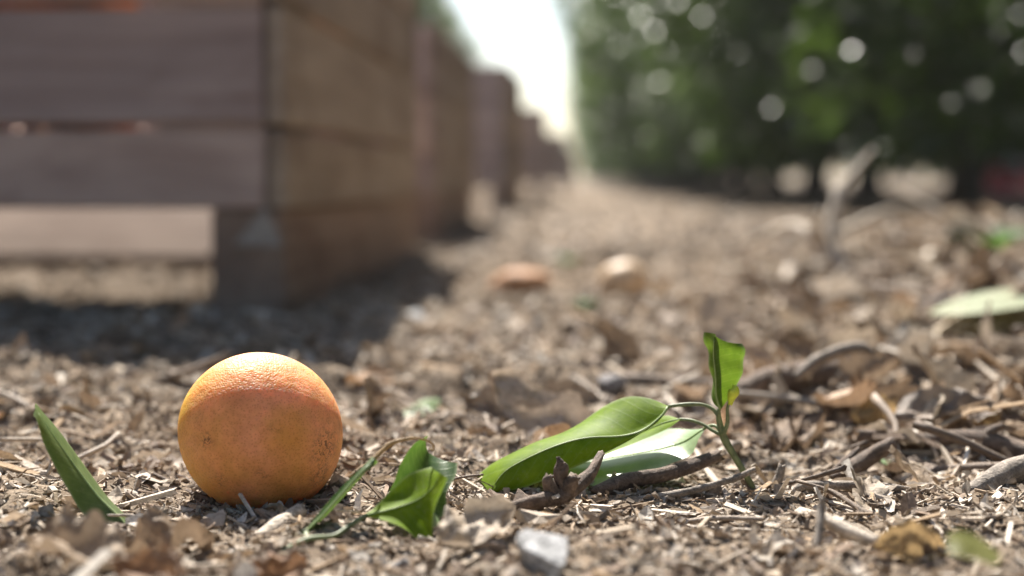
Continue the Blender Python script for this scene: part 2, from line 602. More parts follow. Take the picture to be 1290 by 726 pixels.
def mat_orange():
    m, t, out = new_mat('orange_peel')
    v = texco(t, 'Object')
    big = noise(t, v, 26.0, 3, 0.5)
    c = ramp(t, big, [(0.30, (0.76, 0.37, 0.11)), (0.45, (0.82, 0.38, 0.15)), (0.58, (0.86, 0.40, 0.20)), (0.72, (0.82, 0.41, 0.15))])
    # yellow-green patch on the left flank
    sep = t.nodes.new('ShaderNodeSeparateXYZ'); t.links.new(v, sep.inputs[0])
    left = ramp(t, math_n(t, 'ADD', math_n(t, 'MULTIPLY', sep.outputs[0], -16.0), math_n(t, 'MULTIPLY', noise(t, v, 60, 3, 0.6), 0.5)),
                [(0.42, (0, 0, 0)), (0.85, (1, 1, 1))])
    c = mixin(t, c, (0.66, 0.36, 0.06), math_n(t, 'MULTIPLY', left, 0.6))
    mot = noise(t, v, 140.0, 5, 0.7)
    mg = ramp(t, mot, [(0.3, (0.84, 0.80, 0.72)), (0.7, (1.08, 1.08, 1.1))])
    c = mixin(t, c, mg, 1.0, 'MULTIPLY')
    # brown scars: on the right flank and a few on the lower left
    sc = noise(t, v, 210.0, 4, 0.75, 0.5)
    scm = ramp(t, sc, [(0.53, (0, 0, 0)), (0.66, (1, 1, 1))])
    right = ramp(t, math_n(t, 'ADD', math_n(t, 'MULTIPLY', sep.outputs[0], 22.0), math_n(t, 'MULTIPLY', sep.outputs[2], -6.0)),
                 [(0.60, (0, 0, 0)), (0.78, (1, 1, 1))])
    region = ramp(t, noise(t, v, 34.0, 2, 0.5), [(0.55, (0, 0, 0)), (0.66, (0.75, 0.75, 0.75))])
    msk = mixin(t, right, region, 1.0, 'LIGHTEN')
    c = mixin(t, c, (0.16, 0.07, 0.035), math_n(t, 'MULTIPLY', math_n(t, 'MULTIPLY', scm, msk), 0.28))
    def patch(px_, py_, r_, soft=0.5):
        dx, dz = (px_ - 327) * 0.000382, -(py_ - 541) * 0.000382
        dy = -math.sqrt(max(1e-6, 0.0405 ** 2 - dx * dx - dz * dz))
        vd = t.nodes.new('ShaderNodeVectorMath'); vd.operation = 'DISTANCE'
        t.links.new(v, vd.inputs[0]); vd.inputs[1].default_value = (dx, dy, dz)
        return ramp(t, math_n(t, 'DIVIDE', vd.outputs['Value'], r_), [(soft, (1, 1, 1)), (1.0, (0, 0, 0))])
    fine = ramp(t, noise(t, v, 480.0, 4, 0.75, 0.6), [(0.50, (0, 0, 0)), (0.57, (1, 1, 1))])
    for (ax, ay, ar, colr, amt, brk) in [(421, 552, .011, (0.20, 0.085, 0.05), .85, True), (412, 588, .009, (0.22, 0.09, 0.05), .7, True),
                                         (284, 535, .005, (0.16, 0.07, 0.04), .8, True), (258, 600, .008, (0.22, 0.13, 0.06), .75, True),
                                         (370, 520, .006, (0.25, 0.12, 0.06), .5, True), (300, 585, .006, (0.25, 0.11, 0.05), .5, True),
                                         (352, 576, .004, (0.2, 0.09, 0.05), .6, True), (240, 505, .012, (0.62, 0.37, 0.05), .8, False),
                                         (385, 525, .016, (0.70, 0.33, 0.04), .5, False), (262, 590, .018, (0.60, 0.30, 0.04), .5, False),
                                         (318, 480, .010, (0.62, 0.24, 0.09), .5, False)]:
        mk = patch(ax, ay, ar, 0.3)
        if brk: mk = math_n(t, 'MULTIPLY', mk, fine)
        c = mixin(t, c, colr, math_n(t, 'MULTIPLY', mk, amt))
    vo = t.nodes.new('ShaderNodeTexVoronoi'); vo.inputs['Scale'].default_value = 820.0
    t.links.new(v, vo.inputs['Vector'])
    pore = ramp(t, vo.outputs['Distance'], [(0.0, (0, 0, 0)), (0.55, (1, 1, 1))])
    c = mixin(t, c, ramp(t, vo.outputs['Distance'], [(0.10, (0.80, 0.74, 0.66)), (0.45, (1, 1, 1))]), 1.0, 'MULTIPLY')  # pore pits darkened in the colour too, as shade for the relief
    und = noise(t, v, 420.0, 2, 0.5)
    und2 = noise(t, v, 130.0, 3, 0.6)
    hgt = math_n(t, 'ADD', math_n(t, 'ADD', pore, math_n(t, 'MULTIPLY', und, 1.0)), math_n(t, 'MULTIPLY', und2, 4.5))
    b = bsdf(t, c, 0.55, 0.22, bump(t, hgt, 0.42, 0.0006), 0.9, (0.022, 0.010, 0.004))
    t.links.new(b.outputs[0], out.inputs[0])
    return m


M = {}
M['soil'] = mat_soil()
M['crumb'] = mat_attr('litter_crumbs', 0.85, 0.15, 0.0, 500.0)
M['flake'] = mat_attr('litter_flakes', 0.68, 0.22, 0.15, 420.0)
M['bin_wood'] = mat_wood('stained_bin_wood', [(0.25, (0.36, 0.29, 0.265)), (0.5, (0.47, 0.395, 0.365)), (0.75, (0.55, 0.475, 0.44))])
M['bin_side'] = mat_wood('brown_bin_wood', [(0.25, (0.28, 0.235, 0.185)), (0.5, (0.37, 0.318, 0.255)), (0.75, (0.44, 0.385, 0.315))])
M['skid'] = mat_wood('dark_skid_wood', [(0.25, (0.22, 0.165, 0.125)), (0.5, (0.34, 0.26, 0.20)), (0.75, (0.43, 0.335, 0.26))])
M['pale_wood'] = mat_wood('pale_plank_wood', [(0.25, (0.10, 0.083, 0.068)), (0.5, (0.15, 0.127, 0.107)), (0.75, (0.20, 0.173, 0.15))])
M['metal'] = mat_plain('dull_zinc', (0.36, 0.32, 0.28), 0.6, 0.3, 120, 0.3)
M['peel'] = mat_orange()
M['peel_plain'] = mat_plain('orange_peel_plain', (0.50, 0.18, 0.035), 0.5, 0.3, 60, 0.2)
M['peel_pale'] = mat_plain('pale_orange_peel', (0.62, 0.43, 0.26), 0.5, 0.4, 50, 0.25)
M['peel_rot'] = mat_plain('rotting_peel', (0.40, 0.22, 0.12), 0.7, 0.2, 60, 0.5)
M['leaf'] = mat_leaf('citrus_leaf', (0.085, 0.155, 0.016), (0.14, 0.19, 0.07), (0.14, 0.235, 0.018), 0.42, 0.44, edge=(0.45, 0.50, 0.28))
M['leaf_sun'] = mat_leaf('citrus_leaf_sunlit', (0.16, 0.25, 0.016), (0.17, 0.22, 0.07), (0.19, 0.28, 0.012), 0.40, 0.55, spec=0.1, edge=(0.45, 0.50, 0.28))  # lighter copy of the citrus leaf, sun glow put into its colour
M['leaf_faded'] = mat_leaf('faded_leaf', (0.40, 0.42, 0.29), (0.40, 0.42, 0.29), (0.3, 0.33, 0.16), 0.25, 0.5)
M['leaf_olive'] = mat_leaf('fading_citrus_leaf', (0.13, 0.13, 0.035), (0.2, 0.2, 0.1), (0.15, 0.17, 0.03), 0.3, 0.5)
M['leaf_dark'] = mat_leaf('citrus_leaf_dark', (0.045, 0.095, 0.03), (0.12, 0.17, 0.085), (0.12, 0.23, 0.03), 0.32, 0.36, edge=(0.40, 0.44, 0.26))
M['leaf_pale'] = mat_leaf('citrus_leaf_pale', (0.26, 0.36, 0.20), (0.27, 0.37, 0.20), (0.24, 0.36, 0.14), 0.28, 0.34)
M['rib'] = mat_plain('leaf_midrib', (0.22, 0.30, 0.10), 0.5, 0.4, 200, 0.2, 0.0003)
M['stem'] = mat_plain('green_stem', (0.16, 0.19, 0.085), 0.55, 0.4, 300, 0.35, 0.0004)
M['bud'] = mat_plain('yellow_bud', (0.55, 0.62, 0.05), 0.5, 0.4, 300, 0.2, 0.0003)
M['dead'] = mat_litter('dry_leaf', [(0.0, (0.17, 0.12, 0.08)), (0.25, (0.30, 0.22, 0.15)), (0.5, (0.40, 0.325, 0.24)), (0.75, (0.52, 0.45, 0.37)), (1.0, (0.34, 0.20, 0.10))])
M['dead_tan'] = mat_litter('curled_tan_leaf', [(0.0, (0.42, 0.29, 0.14)), (1.0, (0.46, 0.33, 0.17))], 0.5, 0.3, 220)
M['dead_grey'] = mat_litter('grey_brown_leaf', [(0.0, (0.20, 0.16, 0.125)), (1.0, (0.27, 0.215, 0.17))], 0.5, 0.1, 160)
M['dead_russet'] = mat_litter('russet_leaf', [(0.0, (0.27, 0.155, 0.085)), (1.0, (0.31, 0.18, 0.10))], 0.5, 0.25, 160)
M['twig'] = mat_litter('twig_bark', [(0.0, (0.13, 0.098, 0.075)), (0.35, (0.24, 0.185, 0.14)), (0.7, (0.38, 0.32, 0.26)), (1.0, (0.48, 0.42, 0.35))], 0.65, 0.0, 260)
M['twig_dark'] = mat_bark('dark_twig_bark', (0.16, 0.118, 0.09))
M['twig_grey'] = mat_bark('grey_twig_bark', (0.29, 0.25, 0.21))
M['twig_pale'] = mat_bark('bleached_stick', (0.50, 0.435, 0.36))
M['chip'] = mat_litter('bark_chip', [(0.0, (0.14, 0.10, 0.075)), (0.5, (0.30, 0.235, 0.175)), (1.0, (0.46, 0.39, 0.31))], 0.7, 0.0, 220)
M['clod'] = mat_litter('dry_clod', [(0.0, (0.17, 0.135, 0.105)), (0.5, (0.28, 0.225, 0.18)), (1.0, (0.36, 0.30, 0.245))], 0.85, 0.0, 120, 0.2)
M['stone'] = mat_plain('grey_stone', (0.22, 0.205, 0.20), 0.8, 0.12, 120, 0.35)
M['shard'] = mat_plain('pale_shard', (0.32, 0.315, 0.31), 0.65, 0.2, 220, 0.75, 0.004)
M['bark'] = mat_plain('orange_tree_bark', (0.10, 0.085, 0.07), 0.8, 0.3, 30, 0.4, 0.01)
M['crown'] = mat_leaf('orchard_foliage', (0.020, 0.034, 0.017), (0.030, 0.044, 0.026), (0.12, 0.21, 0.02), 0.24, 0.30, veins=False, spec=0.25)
M['red'] = mat_plain('red_plastic', (0.50, 0.05, 0.05), 0.45, 0.5, 20, 0.2)
M['sack'] = mat_plain('pale_sack', (0.62, 0.55, 0.54), 0.8, 0.2, 40, 0.2)

# ------------------------------------------------------------------ ground: one sheet out to the horizon
def graded(fine0, fine1, step, growth, lim0, lim1):
    a = list(np.arange(fine0, fine1, step))
    s, x = step, a[-1]
    while x < lim1:
        s *= growth; x += s; a.append(x)
    s, x, b = step, a[0], []
    while x > lim0:
        s *= growth; x -= s; b.append(x)
    return np.array(b[::-1] + a)


gx = graded(-0.34, 0.34, 0.0028, 1.06, -400, 400)
gy = graded(0.43, 0.96, 0.0028, 1.035, -40, 900)
GX, GY = np.meshgrid(gx, gy)
GZ = H(GX, GY)
nx, ny = len(gx), len(gy)
V = np.stack([GX.ravel(), GY.ravel(), GZ.ravel()], 1)
ii = (np.arange(ny - 1)[:, None] * nx + np.arange(nx - 1)[None, :]).ravel()
F = np.stack([ii, ii + 1, ii + 1 + nx, ii + nx], 1)
ground = link('ground', mesh_from('ground', V, F, [M['soil']]))
tag(ground, kind='structure')

# ------------------------------------------------------------------ wooden fruit bins
BIN_W, BIN_L, BIN_T = 1.20, 1.22, 0.022
LEVELS = [(0.122, 0.2090), (0.2165, 0.3455), (0.3535, 0.4545), (0.4620, 0.600)]
_plank = {}


def plank_mesh(l, t_, h, mat, seed=0):
    key = (round(l, 3), round(t_, 3), round(h, 3), mat, seed)
    if key not in _plank:
        V, F = box(-l / 2, l / 2, -t_ / 2, t_ / 2, -h / 2, h / 2, 0.003, 0.0012, seed + int(h * 1000))
        _plank[key] = mesh_from('plank', V, F, [M[mat]], smooth_shade=False)
    return _plank[key]


def fruit_bin(xr, y0, rot, label, detail=True, top=0.600):
    root = empty('wooden_bin', (xr - BIN_W / 2, y0 + BIN_L / 2, 0))
    root.rotation_euler.z = rot
    hw, hl = BIN_W / 2, BIN_L / 2
    for k, (za, zb) in enumerate(LEVELS[:-1] + [(LEVELS[-1][0], top)]):
        h = zb - za; zc = (za + zb) / 2
        for s in (-1, 1):
            o = link('plank', plank_mesh(BIN_W - 2 * BIN_T - 0.008, BIN_T, h, 'bin_wood', k), root,
                     (0, s * (hl - BIN_T / 2 - 0.004), zc + random.uniform(-.001, .001)))
            o.rotation_euler.y = random.uniform(-.002, .002)
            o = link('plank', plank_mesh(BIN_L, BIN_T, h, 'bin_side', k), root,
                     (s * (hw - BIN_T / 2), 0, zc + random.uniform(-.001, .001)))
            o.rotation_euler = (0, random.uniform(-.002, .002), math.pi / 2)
        if k < 3 and y0 < 8:
            # strips nailed behind the joints leave only short open slots
            gz0, gz1 = zb, LEVELS[k + 1][0]
            zc2, h2 = (gz0 + gz1) / 2, gz1 - gz0 - 0.001
            for s in (-1, 1):
                for c_, l_ in ((-0.52, 0.155), (-0.055, 0.20), (0.44, 0.31)):
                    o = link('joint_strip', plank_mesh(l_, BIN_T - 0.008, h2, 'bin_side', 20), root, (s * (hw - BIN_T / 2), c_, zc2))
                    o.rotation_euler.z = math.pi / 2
                for sx in (-1, 1):
                    link('joint_strip', plank_mesh(0.125, BIN_T - 0.008, h2, 'bin_wood', 21), root,
                         (sx * (hw - BIN_T - 0.004 - 0.0635), s * (hl - BIN_T / 2 - 0.004), zc2))
    for sx in (-1, 1):
        for sy in (-1, 1):
            o = link('corner_post', plank_mesh(top - 0.145, 0.10, 0.10, 'bin_wood', 9), root,
                     (sx * (hw - BIN_T - 0.052), sy * (hl - BIN_T - 0.060), 0.122 + (top - 0.13) / 2))
            o.rotation_euler.y = math.pi / 2
    for sx in (-1, 1):
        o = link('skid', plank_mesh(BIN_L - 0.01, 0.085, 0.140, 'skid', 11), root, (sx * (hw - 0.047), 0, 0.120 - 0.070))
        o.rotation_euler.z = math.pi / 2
    if detail:
        for k in range(7):
            link('floor_board', plank_mesh(BIN_W - 2 * BIN_T - 0.01, 0.145, 0.02, 'skid', 13), root,
                 (0, -hl + BIN_T + 0.09 + k * 0.163, 0.1325))
        for sy in (-1, 1):
            for sx in (-1, 1):
                V = np.array([(-0.030, y_, -0.020) for y_ in (-.0015, .0015)] + [(0.026, y_, -0.022) for y_ in (-.0015, .0015)] + [(0.006, y_, 0.024) for y_ in (-.0015, .0015)])
                F = [np.array([(0, 2, 3, 1), (2, 4, 5, 3), (4, 0, 1, 5)]), np.array([(0, 4, 2), (1, 3, 5)])]
                link('corner_plate', mesh_from('corner_plate', V, F, [M['metal']], smooth_shade=False), root,
                     (sx * (hw - 0.032), sy * (hl - 0.0020), 0.100))
    tag(root, label, 'bin', 'wooden fruit bins standing in a row')
    return root


fruit_bin(-0.334, 1.575, 0.0, 'large weathered wooden fruit bin nearest the camera, behind the orange')
for (xr, y0, rz, lab) in [
        (-0.370, 3.50, 0.010, 'second wooden fruit bin of the row, just behind the nearest one'),
        (-0.360, 6.60, -0.012, 'third wooden fruit bin of the row counting from the camera'),
        (-0.325, 10.6, 0.015, 'fourth wooden fruit bin of the row counting from the camera'),
        (-0.25, 16.6, -0.008, 'fifth wooden fruit bin of the row, next to last'),
        (-0.22, 28.0, 0.012, 'small far wooden fruit bin at the end of the row')]:
    fruit_bin(xr, y0, rz, lab, False, 0.535 if y0 < 4 else 0.68)

# tilted pale plank lying behind the nearest bin, seen through the gap under it
V, F = box(-0.75, 0.86, -0.13, 0.13, -0.014, 0.014, 0.003, 0.001, 5)
pl = link('loose_plank', mesh_from('loose_plank', V, F, [M['pale_wood']], smooth_shade=False), None, (-1.63, 2.975, 0.040))
pl.rotation_euler = (R(26), 0, R(0.6))
tag(pl, 'sunlit pale plank lying tilted behind the nearest bin, seen under it', 'plank')
for i, dx in enumerate((-0.55, 0.50)):
    V, F = box(-0.045, 0.045, -0.05, 0.05, 0, 0.085, 0.004, 0.002, 40 + i)
    b_ = link('prop_block', mesh_from('prop_block', V, F, [M['skid']], smooth_shade=False), pl, (dx, 0.045, -0.100))
    b_.rotation_euler.x = R(-26)

# ------------------------------------------------------------------ orchard trees
def crown_mesh(seed, n_clusters=900, per=26, rx=1.65, hz=3.35):
    r = np.random.default_rng(seed)
    # clusters on a skirted dome
    z = r.uniform(0, 1, n_clusters) ** 0.9
    ang = r.uniform(0, 2 * math.pi, n_clusters)
    prof = np.where(z < 0.35, 0.80 + 0.20 * (z / 0.35), np.sqrt(np.clip(1 - ((z - 0.35) / 0.66) ** 2, 0, 1)))
    lump = 1 + 0.22 * vnoise(ang * 1.9 + seed, z * 5.0, seed) + 0.14 * vnoise(ang * 5 + 3, z * 11, seed + 1)
    dep = 1 - 0.45 * r.uniform(0, 1, n_clusters) ** 2.2
    rad = rx * prof * lump * dep
    c = np.stack([np.cos(ang) * rad, np.sin(ang) * rad, 0.20 + z * (hz - 0.20)], 1)
    c[:, 2] = np.maximum(c[:, 2] + 0.10 * r.uniform(-1, 1, n_clusters), 0.17 + 0.2 * r.uniform(0, 1, n_clusters))
    n = n_clusters * per
    cc = np.repeat(c, per, axis=0)
    off = r.normal(0, 1, (n, 3)); off /= np.linalg.norm(off, axis=1)[:, None]
    off *= (r.uniform(0, 1, n) ** 0.5 * 0.20)[:, None]
    p = cc + off * np.array([1, 1, 0.8])
    p[:, 2] = np.maximum(p[:, 2], 0.10 + 0.12 * r.uniform(0, 1, n))
    # direction: outward and drooping
    d = off / 0.2 + 0.8 * np.stack([np.cos(np.repeat(ang, per)), np.sin(np.repeat(ang, per)), -0.35 * np.ones(n)], 1) + r.normal(0, 0.5, (n, 3))
    d /= np.linalg.norm(d, axis=1)[:, None]
    up = r.normal(0, 0.55, (n, 3)) + np.array([0, 0, 1.0])
    s = np.cross(d, up); s /= np.linalg.norm(s, axis=1)[:, None] + 1e-9
    nn = np.cross(s, d)
    L = r.uniform(0.075, 0.12, n)[:, None]
    W = L * r.uniform(0.40, 0.52, n)[:, None]
    a = p; t = p + d * L - nn * L * 0.12
    mdl = p + d * L * 0.48
    l_ = mdl + s * W * 0.5 + nn * W * 0.16
    r_ = mdl - s * W * 0.5 + nn * W * 0.16
    V = np.stack([a, l_, mdl, r_, t], 1).reshape(-1, 3)
    b = np.arange(n)[:, None] * 5
    F = np.concatenate([b + np.array([[0, 2, 1]]), b + np.array([[0, 3, 2]]), b + np.array([[1, 2, 4]]), b + np.array([[2, 3, 4]])], 0)
    uv = np.tile(np.array([[0, .5], [.48, 1], [.48, .5], [.48, 0], [1, .5]]), (n, 1))
    return mesh_from('crown', V, F, [M['crown']], uv=uv, smooth_shade=False)


def trunk_mesh(seed):
    r = np.random.default_rng(seed)
    pts = [(0, 0, -0.1), (0.02, 0.01, 0.15), (-0.02, 0.03, 0.5), (0.03, 0.0, 0.95)]
    return mesh_from('trunk', *tube(pts, [0.13, 0.095, 0.08, 0.07], 10, 12, 0.12, seed), [M['bark']])


def limb_mesh(seed, a):
    r = np.random.default_rng(seed)
    ca, sa = math.cos(a), math.sin(a)
    pts = [(0.0, 0.0, 0.55), (0.25 * ca, 0.25 * sa, 0.95), (0.65 * ca + r.uniform(-.1, .1), 0.65 * sa, 1.5), (1.0 * ca, 1.0 * sa + r.uniform(-.1, .1), 2.2), (1.1 * ca, 1.1 * sa, 2.7)]
    return mesh_from('limb', *tube(pts, [0.06, 0.05, 0.035, 0.022, 0.01], 7, 12, 0.12, seed), [M['bark']])


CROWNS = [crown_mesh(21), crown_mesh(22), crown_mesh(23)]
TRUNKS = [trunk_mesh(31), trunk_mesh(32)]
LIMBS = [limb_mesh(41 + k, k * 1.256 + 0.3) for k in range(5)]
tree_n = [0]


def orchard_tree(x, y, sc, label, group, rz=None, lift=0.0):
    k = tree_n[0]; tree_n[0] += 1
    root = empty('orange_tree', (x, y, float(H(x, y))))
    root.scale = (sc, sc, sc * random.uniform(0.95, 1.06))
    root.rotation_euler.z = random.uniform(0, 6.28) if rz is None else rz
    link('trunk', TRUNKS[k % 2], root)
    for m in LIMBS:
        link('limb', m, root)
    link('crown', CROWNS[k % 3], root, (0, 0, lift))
    tag(root, label, 'tree', group)
    return root


ORD = ['first', 'second', 'third', 'fourth', 'fifth', 'sixth', 'seventh', 'eighth', 'ninth', 'tenth', 'eleventh', 'twelfth', 'thirteenth',
       'fourteenth', 'fifteenth', 'sixteenth', 'seventeenth', 'eighteenth', 'nineteenth', 'twentieth', 'twenty-first', 'twenty-second', 'twenty-third',
       'twenty-fourth', 'twenty-fifth', 'twenty-sixth', 'twenty-seventh', 'twenty-eighth', 'twenty-ninth', 'thirtieth']
for i in range(18):
    D = 5.0 + 2.95 * i + random.uniform(-.15, .15)
    X = 2.08 - max(0, D - 20) * 0.012
    if i > 2:
        X += 0.10
    if i == 0:
        X, D = 2.35, 5.5
    lab = 'dark leafy orange tree nearest the camera at the right edge' if i == 0 else \
        'orange tree with dark trunk showing under its skirt at right' if i == 1 else \
        '%s dark orange tree of the right hand row from the camera' % ORD[i]
    orchard_tree(X, D, random.uniform(0.96, 1.06) * (1.28 if i > 2 else 1.0), lab, 'orange trees in the row on the right', lift=0.075 if i < 8 else 0.0)
for i in range(9):
    D = 8.5 + 3.2 * i
    orchard_tree(8.8 + random.uniform(-.15, .15), D, random.uniform(0.95, 1.08),
                 '%s orange tree of the row behind the right hand row' % ORD[i], 'orange trees in the second row on the right')
for i in range(6):
    D = 9.5 + 3.45 * i
    orchard_tree(-4.05, D, random.uniform(1.2, 1.28),
                 '%s orange tree behind the wooden bins on the left' % ORD[i], 'orange trees behind the bins on the left')
# unseen trees added beside and behind the camera to hold back skylight
for i, (x, y, nm) in enumerate([(2.75, 2.0, 'right of the camera'), (2.4, -1.0, 'right of and behind the camera'), (2.3, -4.0, 'farthest behind the camera on the right'),
                                (-4.1, 6.1, 'left of the nearest bin'), (-4.1, 2.9, 'left of the camera'), (-4.1, -0.3, 'left of and behind the camera'), (-4.1, -3.5, 'farthest behind the camera on the left')]):
    orchard_tree(x, y, 1.0, 'added orange tree outside the picture, %s' % nm, 'unseen orange trees added around the camera')
for i, (x, y, s) in enumerate([(-7.5, 92, 0.75), (-4.6, 95, 0.7), (-1.9, 93, 0.72), (0.9, 96, 0.7)]):
    orchard_tree(x, y, s, '%s small far tree from the left closing the alley' % ORD[i], 'far trees closing the alley')

# ------------------------------------------------------------------ the fallen orange
def fruit_mesh(name, rad, seed, mat, nu=96, nv=64, oblate=0.95, lumps=0.02):
    th = np.linspace(0, math.pi, nv + 1)
    ph = np.arange(nu) / nu * 2 * math.pi
    TH, PH = np.meshgrid(th, ph, indexing='ij')
    d = np.stack([np.sin(TH) * np.cos(PH), np.sin(TH) * np.sin(PH), np.cos(TH)], -1)
    r = np.random.default_rng(seed)
    rr = np.ones(TH.shape)
    for k in range(7):
        a = r.normal(0, 1, 3); a /= np.linalg.norm(a)
        f = r.uniform(1.5, 4.0)
        rr += lumps / (k + 1) ** 0.5 * np.sin(f * (d @ a) + r.uniform(0, 6))
    # shallow dimple at the stem end (tilted away) and faint flattening on the side it lies on
    a = np.array([-0.75, 0.30, 0.59])
    q = d @ (a / np.linalg.norm(a))
    rr -= 0.055 * np.exp(-((1 - q) / 0.035)) + 0.03 * np.exp(-((1 - q) / 0.2))
    V = d * rr[..., None] * rad
    V[..., 2] *= oblate
    V[..., 2] = np.where(V[..., 2] < -0.9 * rad, -0.9 * rad + (V[..., 2] + 0.9 * rad) * 0.4, V[..., 2])
    V = V.reshape(-1, 3)
    F = []
    for i in range(nv):
        for j in range(nu):
            k = (j + 1) % nu
            F.append((i * nu + j, (i + 1) * nu + j, (i + 1) * nu + k, i * nu + k))
    return mesh_from(name, V, np.array(F), [mat])


oc = P(327, 544, 0.685)
orange = link('orange', fruit_mesh('orange', 0.0405, 3, M['peel'], lumps=0.03), None, oc)
tag(orange, 'ripe peach-coloured orange with brown scars lying on the ground', 'orange')

# oranges lying against the front planks inside the nearest bin
om = fruit_mesh('orange_in_bin', 0.037, 5, M['peel_plain'], 24, 16)
y_in = 1.575 + 0.004 + BIN_T + 0.0405
for row in range(5):
    for c in range(8):
        x = -0.545 - 0.0757 * (c + 0.5 * (row % 2))
        o = link('orange', om, None, (x, y_in + 0.006 * (row % 2) + (0.045 if row in (1, 3) and c in (1, 2, 3, 4) else 0), 0.1445 + 0.0365 + row * 0.0600))
        o.rotation_euler = (random.uniform(0, 6), random.uniform(0, 6), random.uniform(0, 6))
        tag(o, 'orange inside the nearest bin, %s layer from the bottom, %s from its right corner' % (ORD[row], ORD[c]), 'orange', 'oranges inside the nearest bin')

for row in range(5):
    for c in range(8):
        if row in (1, 3) and c in (1, 2, 3, 4): continue
        o = link('orange', om, None, (-0.545 - 0.0757 * (c + 0.5 * (row % 2)), y_in + 0.081, 0.1445 + 0.0365 + row * 0.0600))
        tag(o, 'orange inside the nearest bin in the second rank, %s layer, %s from its right corner' % (ORD[row], ORD[c]), 'orange', 'oranges inside the nearest bin')

o = link('orange', fruit_mesh('orange_far', 0.034, 8, M['peel_pale'], 32, 20), None, tuple(GH(786, 366)))
o.location.z = float(H(o.location.x, o.location.y)) + 0.010
o.rotation_euler = (0.4, 0.5, 0)
tag(o, 'pale sunlit orange lying half sunk in the litter beyond the sprig', 'orange')
fl = fruit_mesh('orange_squashed', 0.042, 9, M['peel_rot'], 32, 20, 0.42, 0.07)
o = link('orange', fl, None, tuple(GH(655, 363)))
o.location.z = float(H(o.location.x, o.location.y)) + 0.008
tag(o, 'flattened rotting orange lying near the second bin', 'orange')


# ------------------------------------------------------------------ green leaves and sprigs
def blade(left, mid, right, n=30, m=6, arch=0.0, seed=0, wav=0.0):
    """leaf blade ruled between two edges and a midrib; every curve is a list of points"""
    Lc, Mc, Rc = catmull(left, n), catmull(mid, n), catmull(right, n)
    r = np.random.default_rng(seed)
    rows, uvs = [], []
    fr = np.linspace(0, 1, m + 1)
    for i in range(n):
        for side, E in ((0, Lc), (1, Rc)):
            for k, f in enumerate(fr):
                if side == 0 and k == m: continue
                f2 = (1 - f) if side == 0 else f
                rows.append(Mc[i] * (1 - f2) + E[i] * f2)
                uvs.append((i / (n - 1), 0.5 + (0.5 * f2 if side else -0.5 * f2)))
    w_ = 2 * m + 1
    V = np.array(rows).reshape(n, w_, 3)
    # cross arch and waviness along the normal
    du = np.gradient(V, axis=0); dv = np.gradient(V, axis=1)
    N = np.cross(du, dv); N /= np.linalg.norm(N, axis=2)[..., None] + 1e-9
    wdt = np.linalg.norm(Lc - Mc, axis=1) + np.linalg.norm(Rc - Mc, axis=1)
    vv = np.abs(np.linspace(-1, 1, w_))
    prof = np.sin(vv * math.pi)[None, :]
    uu = np.linspace(0, 1, n)[:, None]
    wv = np.sin(uu * 19 + seed) * vv[None, :] ** 2 * wav
    V = V + N * ((arch * prof + wv) * wdt[:, None])[..., None]
    ii = (np.arange(n - 1)[:, None] * w_ + np.arange(w_ - 1)[None, :]).ravel()
    F = np.stack([ii, ii + 1, ii + 1 + w_, ii + w_], 1)
    return V.reshape(-1, 3), F, np.array(uvs), Mc


def add_blade(name, root, org, left, mid, right, mat, rib=True, rib_r=0.0007, arch=0.04, wav=0.0, seed=0, flip=False, label=None, **kw):
    V, F, uv, Mc = blade(left, mid, right, arch=arch, wav=wav, seed=seed, **kw)
    if flip:
        p_ = V[F]; nz = np.cross(p_[:, 1] - p_[:, 0], p_[:, 2] - p_[:, 0])[:, 2].sum()
        if nz < 0: F = F[:, ::-1]
    o = link(name, mesh_from(name, V - org, F, [mat], uv=uv), root)
    if label: o['label'] = label
    if rib:
        k = len(Mc)
        rv, rf = tube(Mc[: int(k * 0.96)] - org, np.linspace(rib_r, rib_r * 0.25, int(k * 0.96)), 6)
        link('midrib', mesh_from('midrib', rv, rf, [M['rib']]), o if root is not None else o)
    return o


def C6(lst, D):
    """points read off an enlarged crop of the sprig, with a distance for each"""
    out = []
    for k, q in enumerate(lst):
        d = D if not isinstance(D, (list, tuple)) else np.interp(k / (len(lst) - 1), np.linspace(0, 1, len(D)), D)
        out.append(P(580 + q[0] / 3.026, 400 + q[1] / 3.026, d))
    return out


def C5(lst, D):
    out = []
    for k, q in enumerate(lst):
        d = D if not isinstance(D, (list, tuple)) else np.interp(k / (len(lst) - 1), np.linspace(0, 1, len(D)), D)
        out.append(P(270 + q[0] / 3.703, 530 + q[1] / 3.703, d * 0.972))
    return out


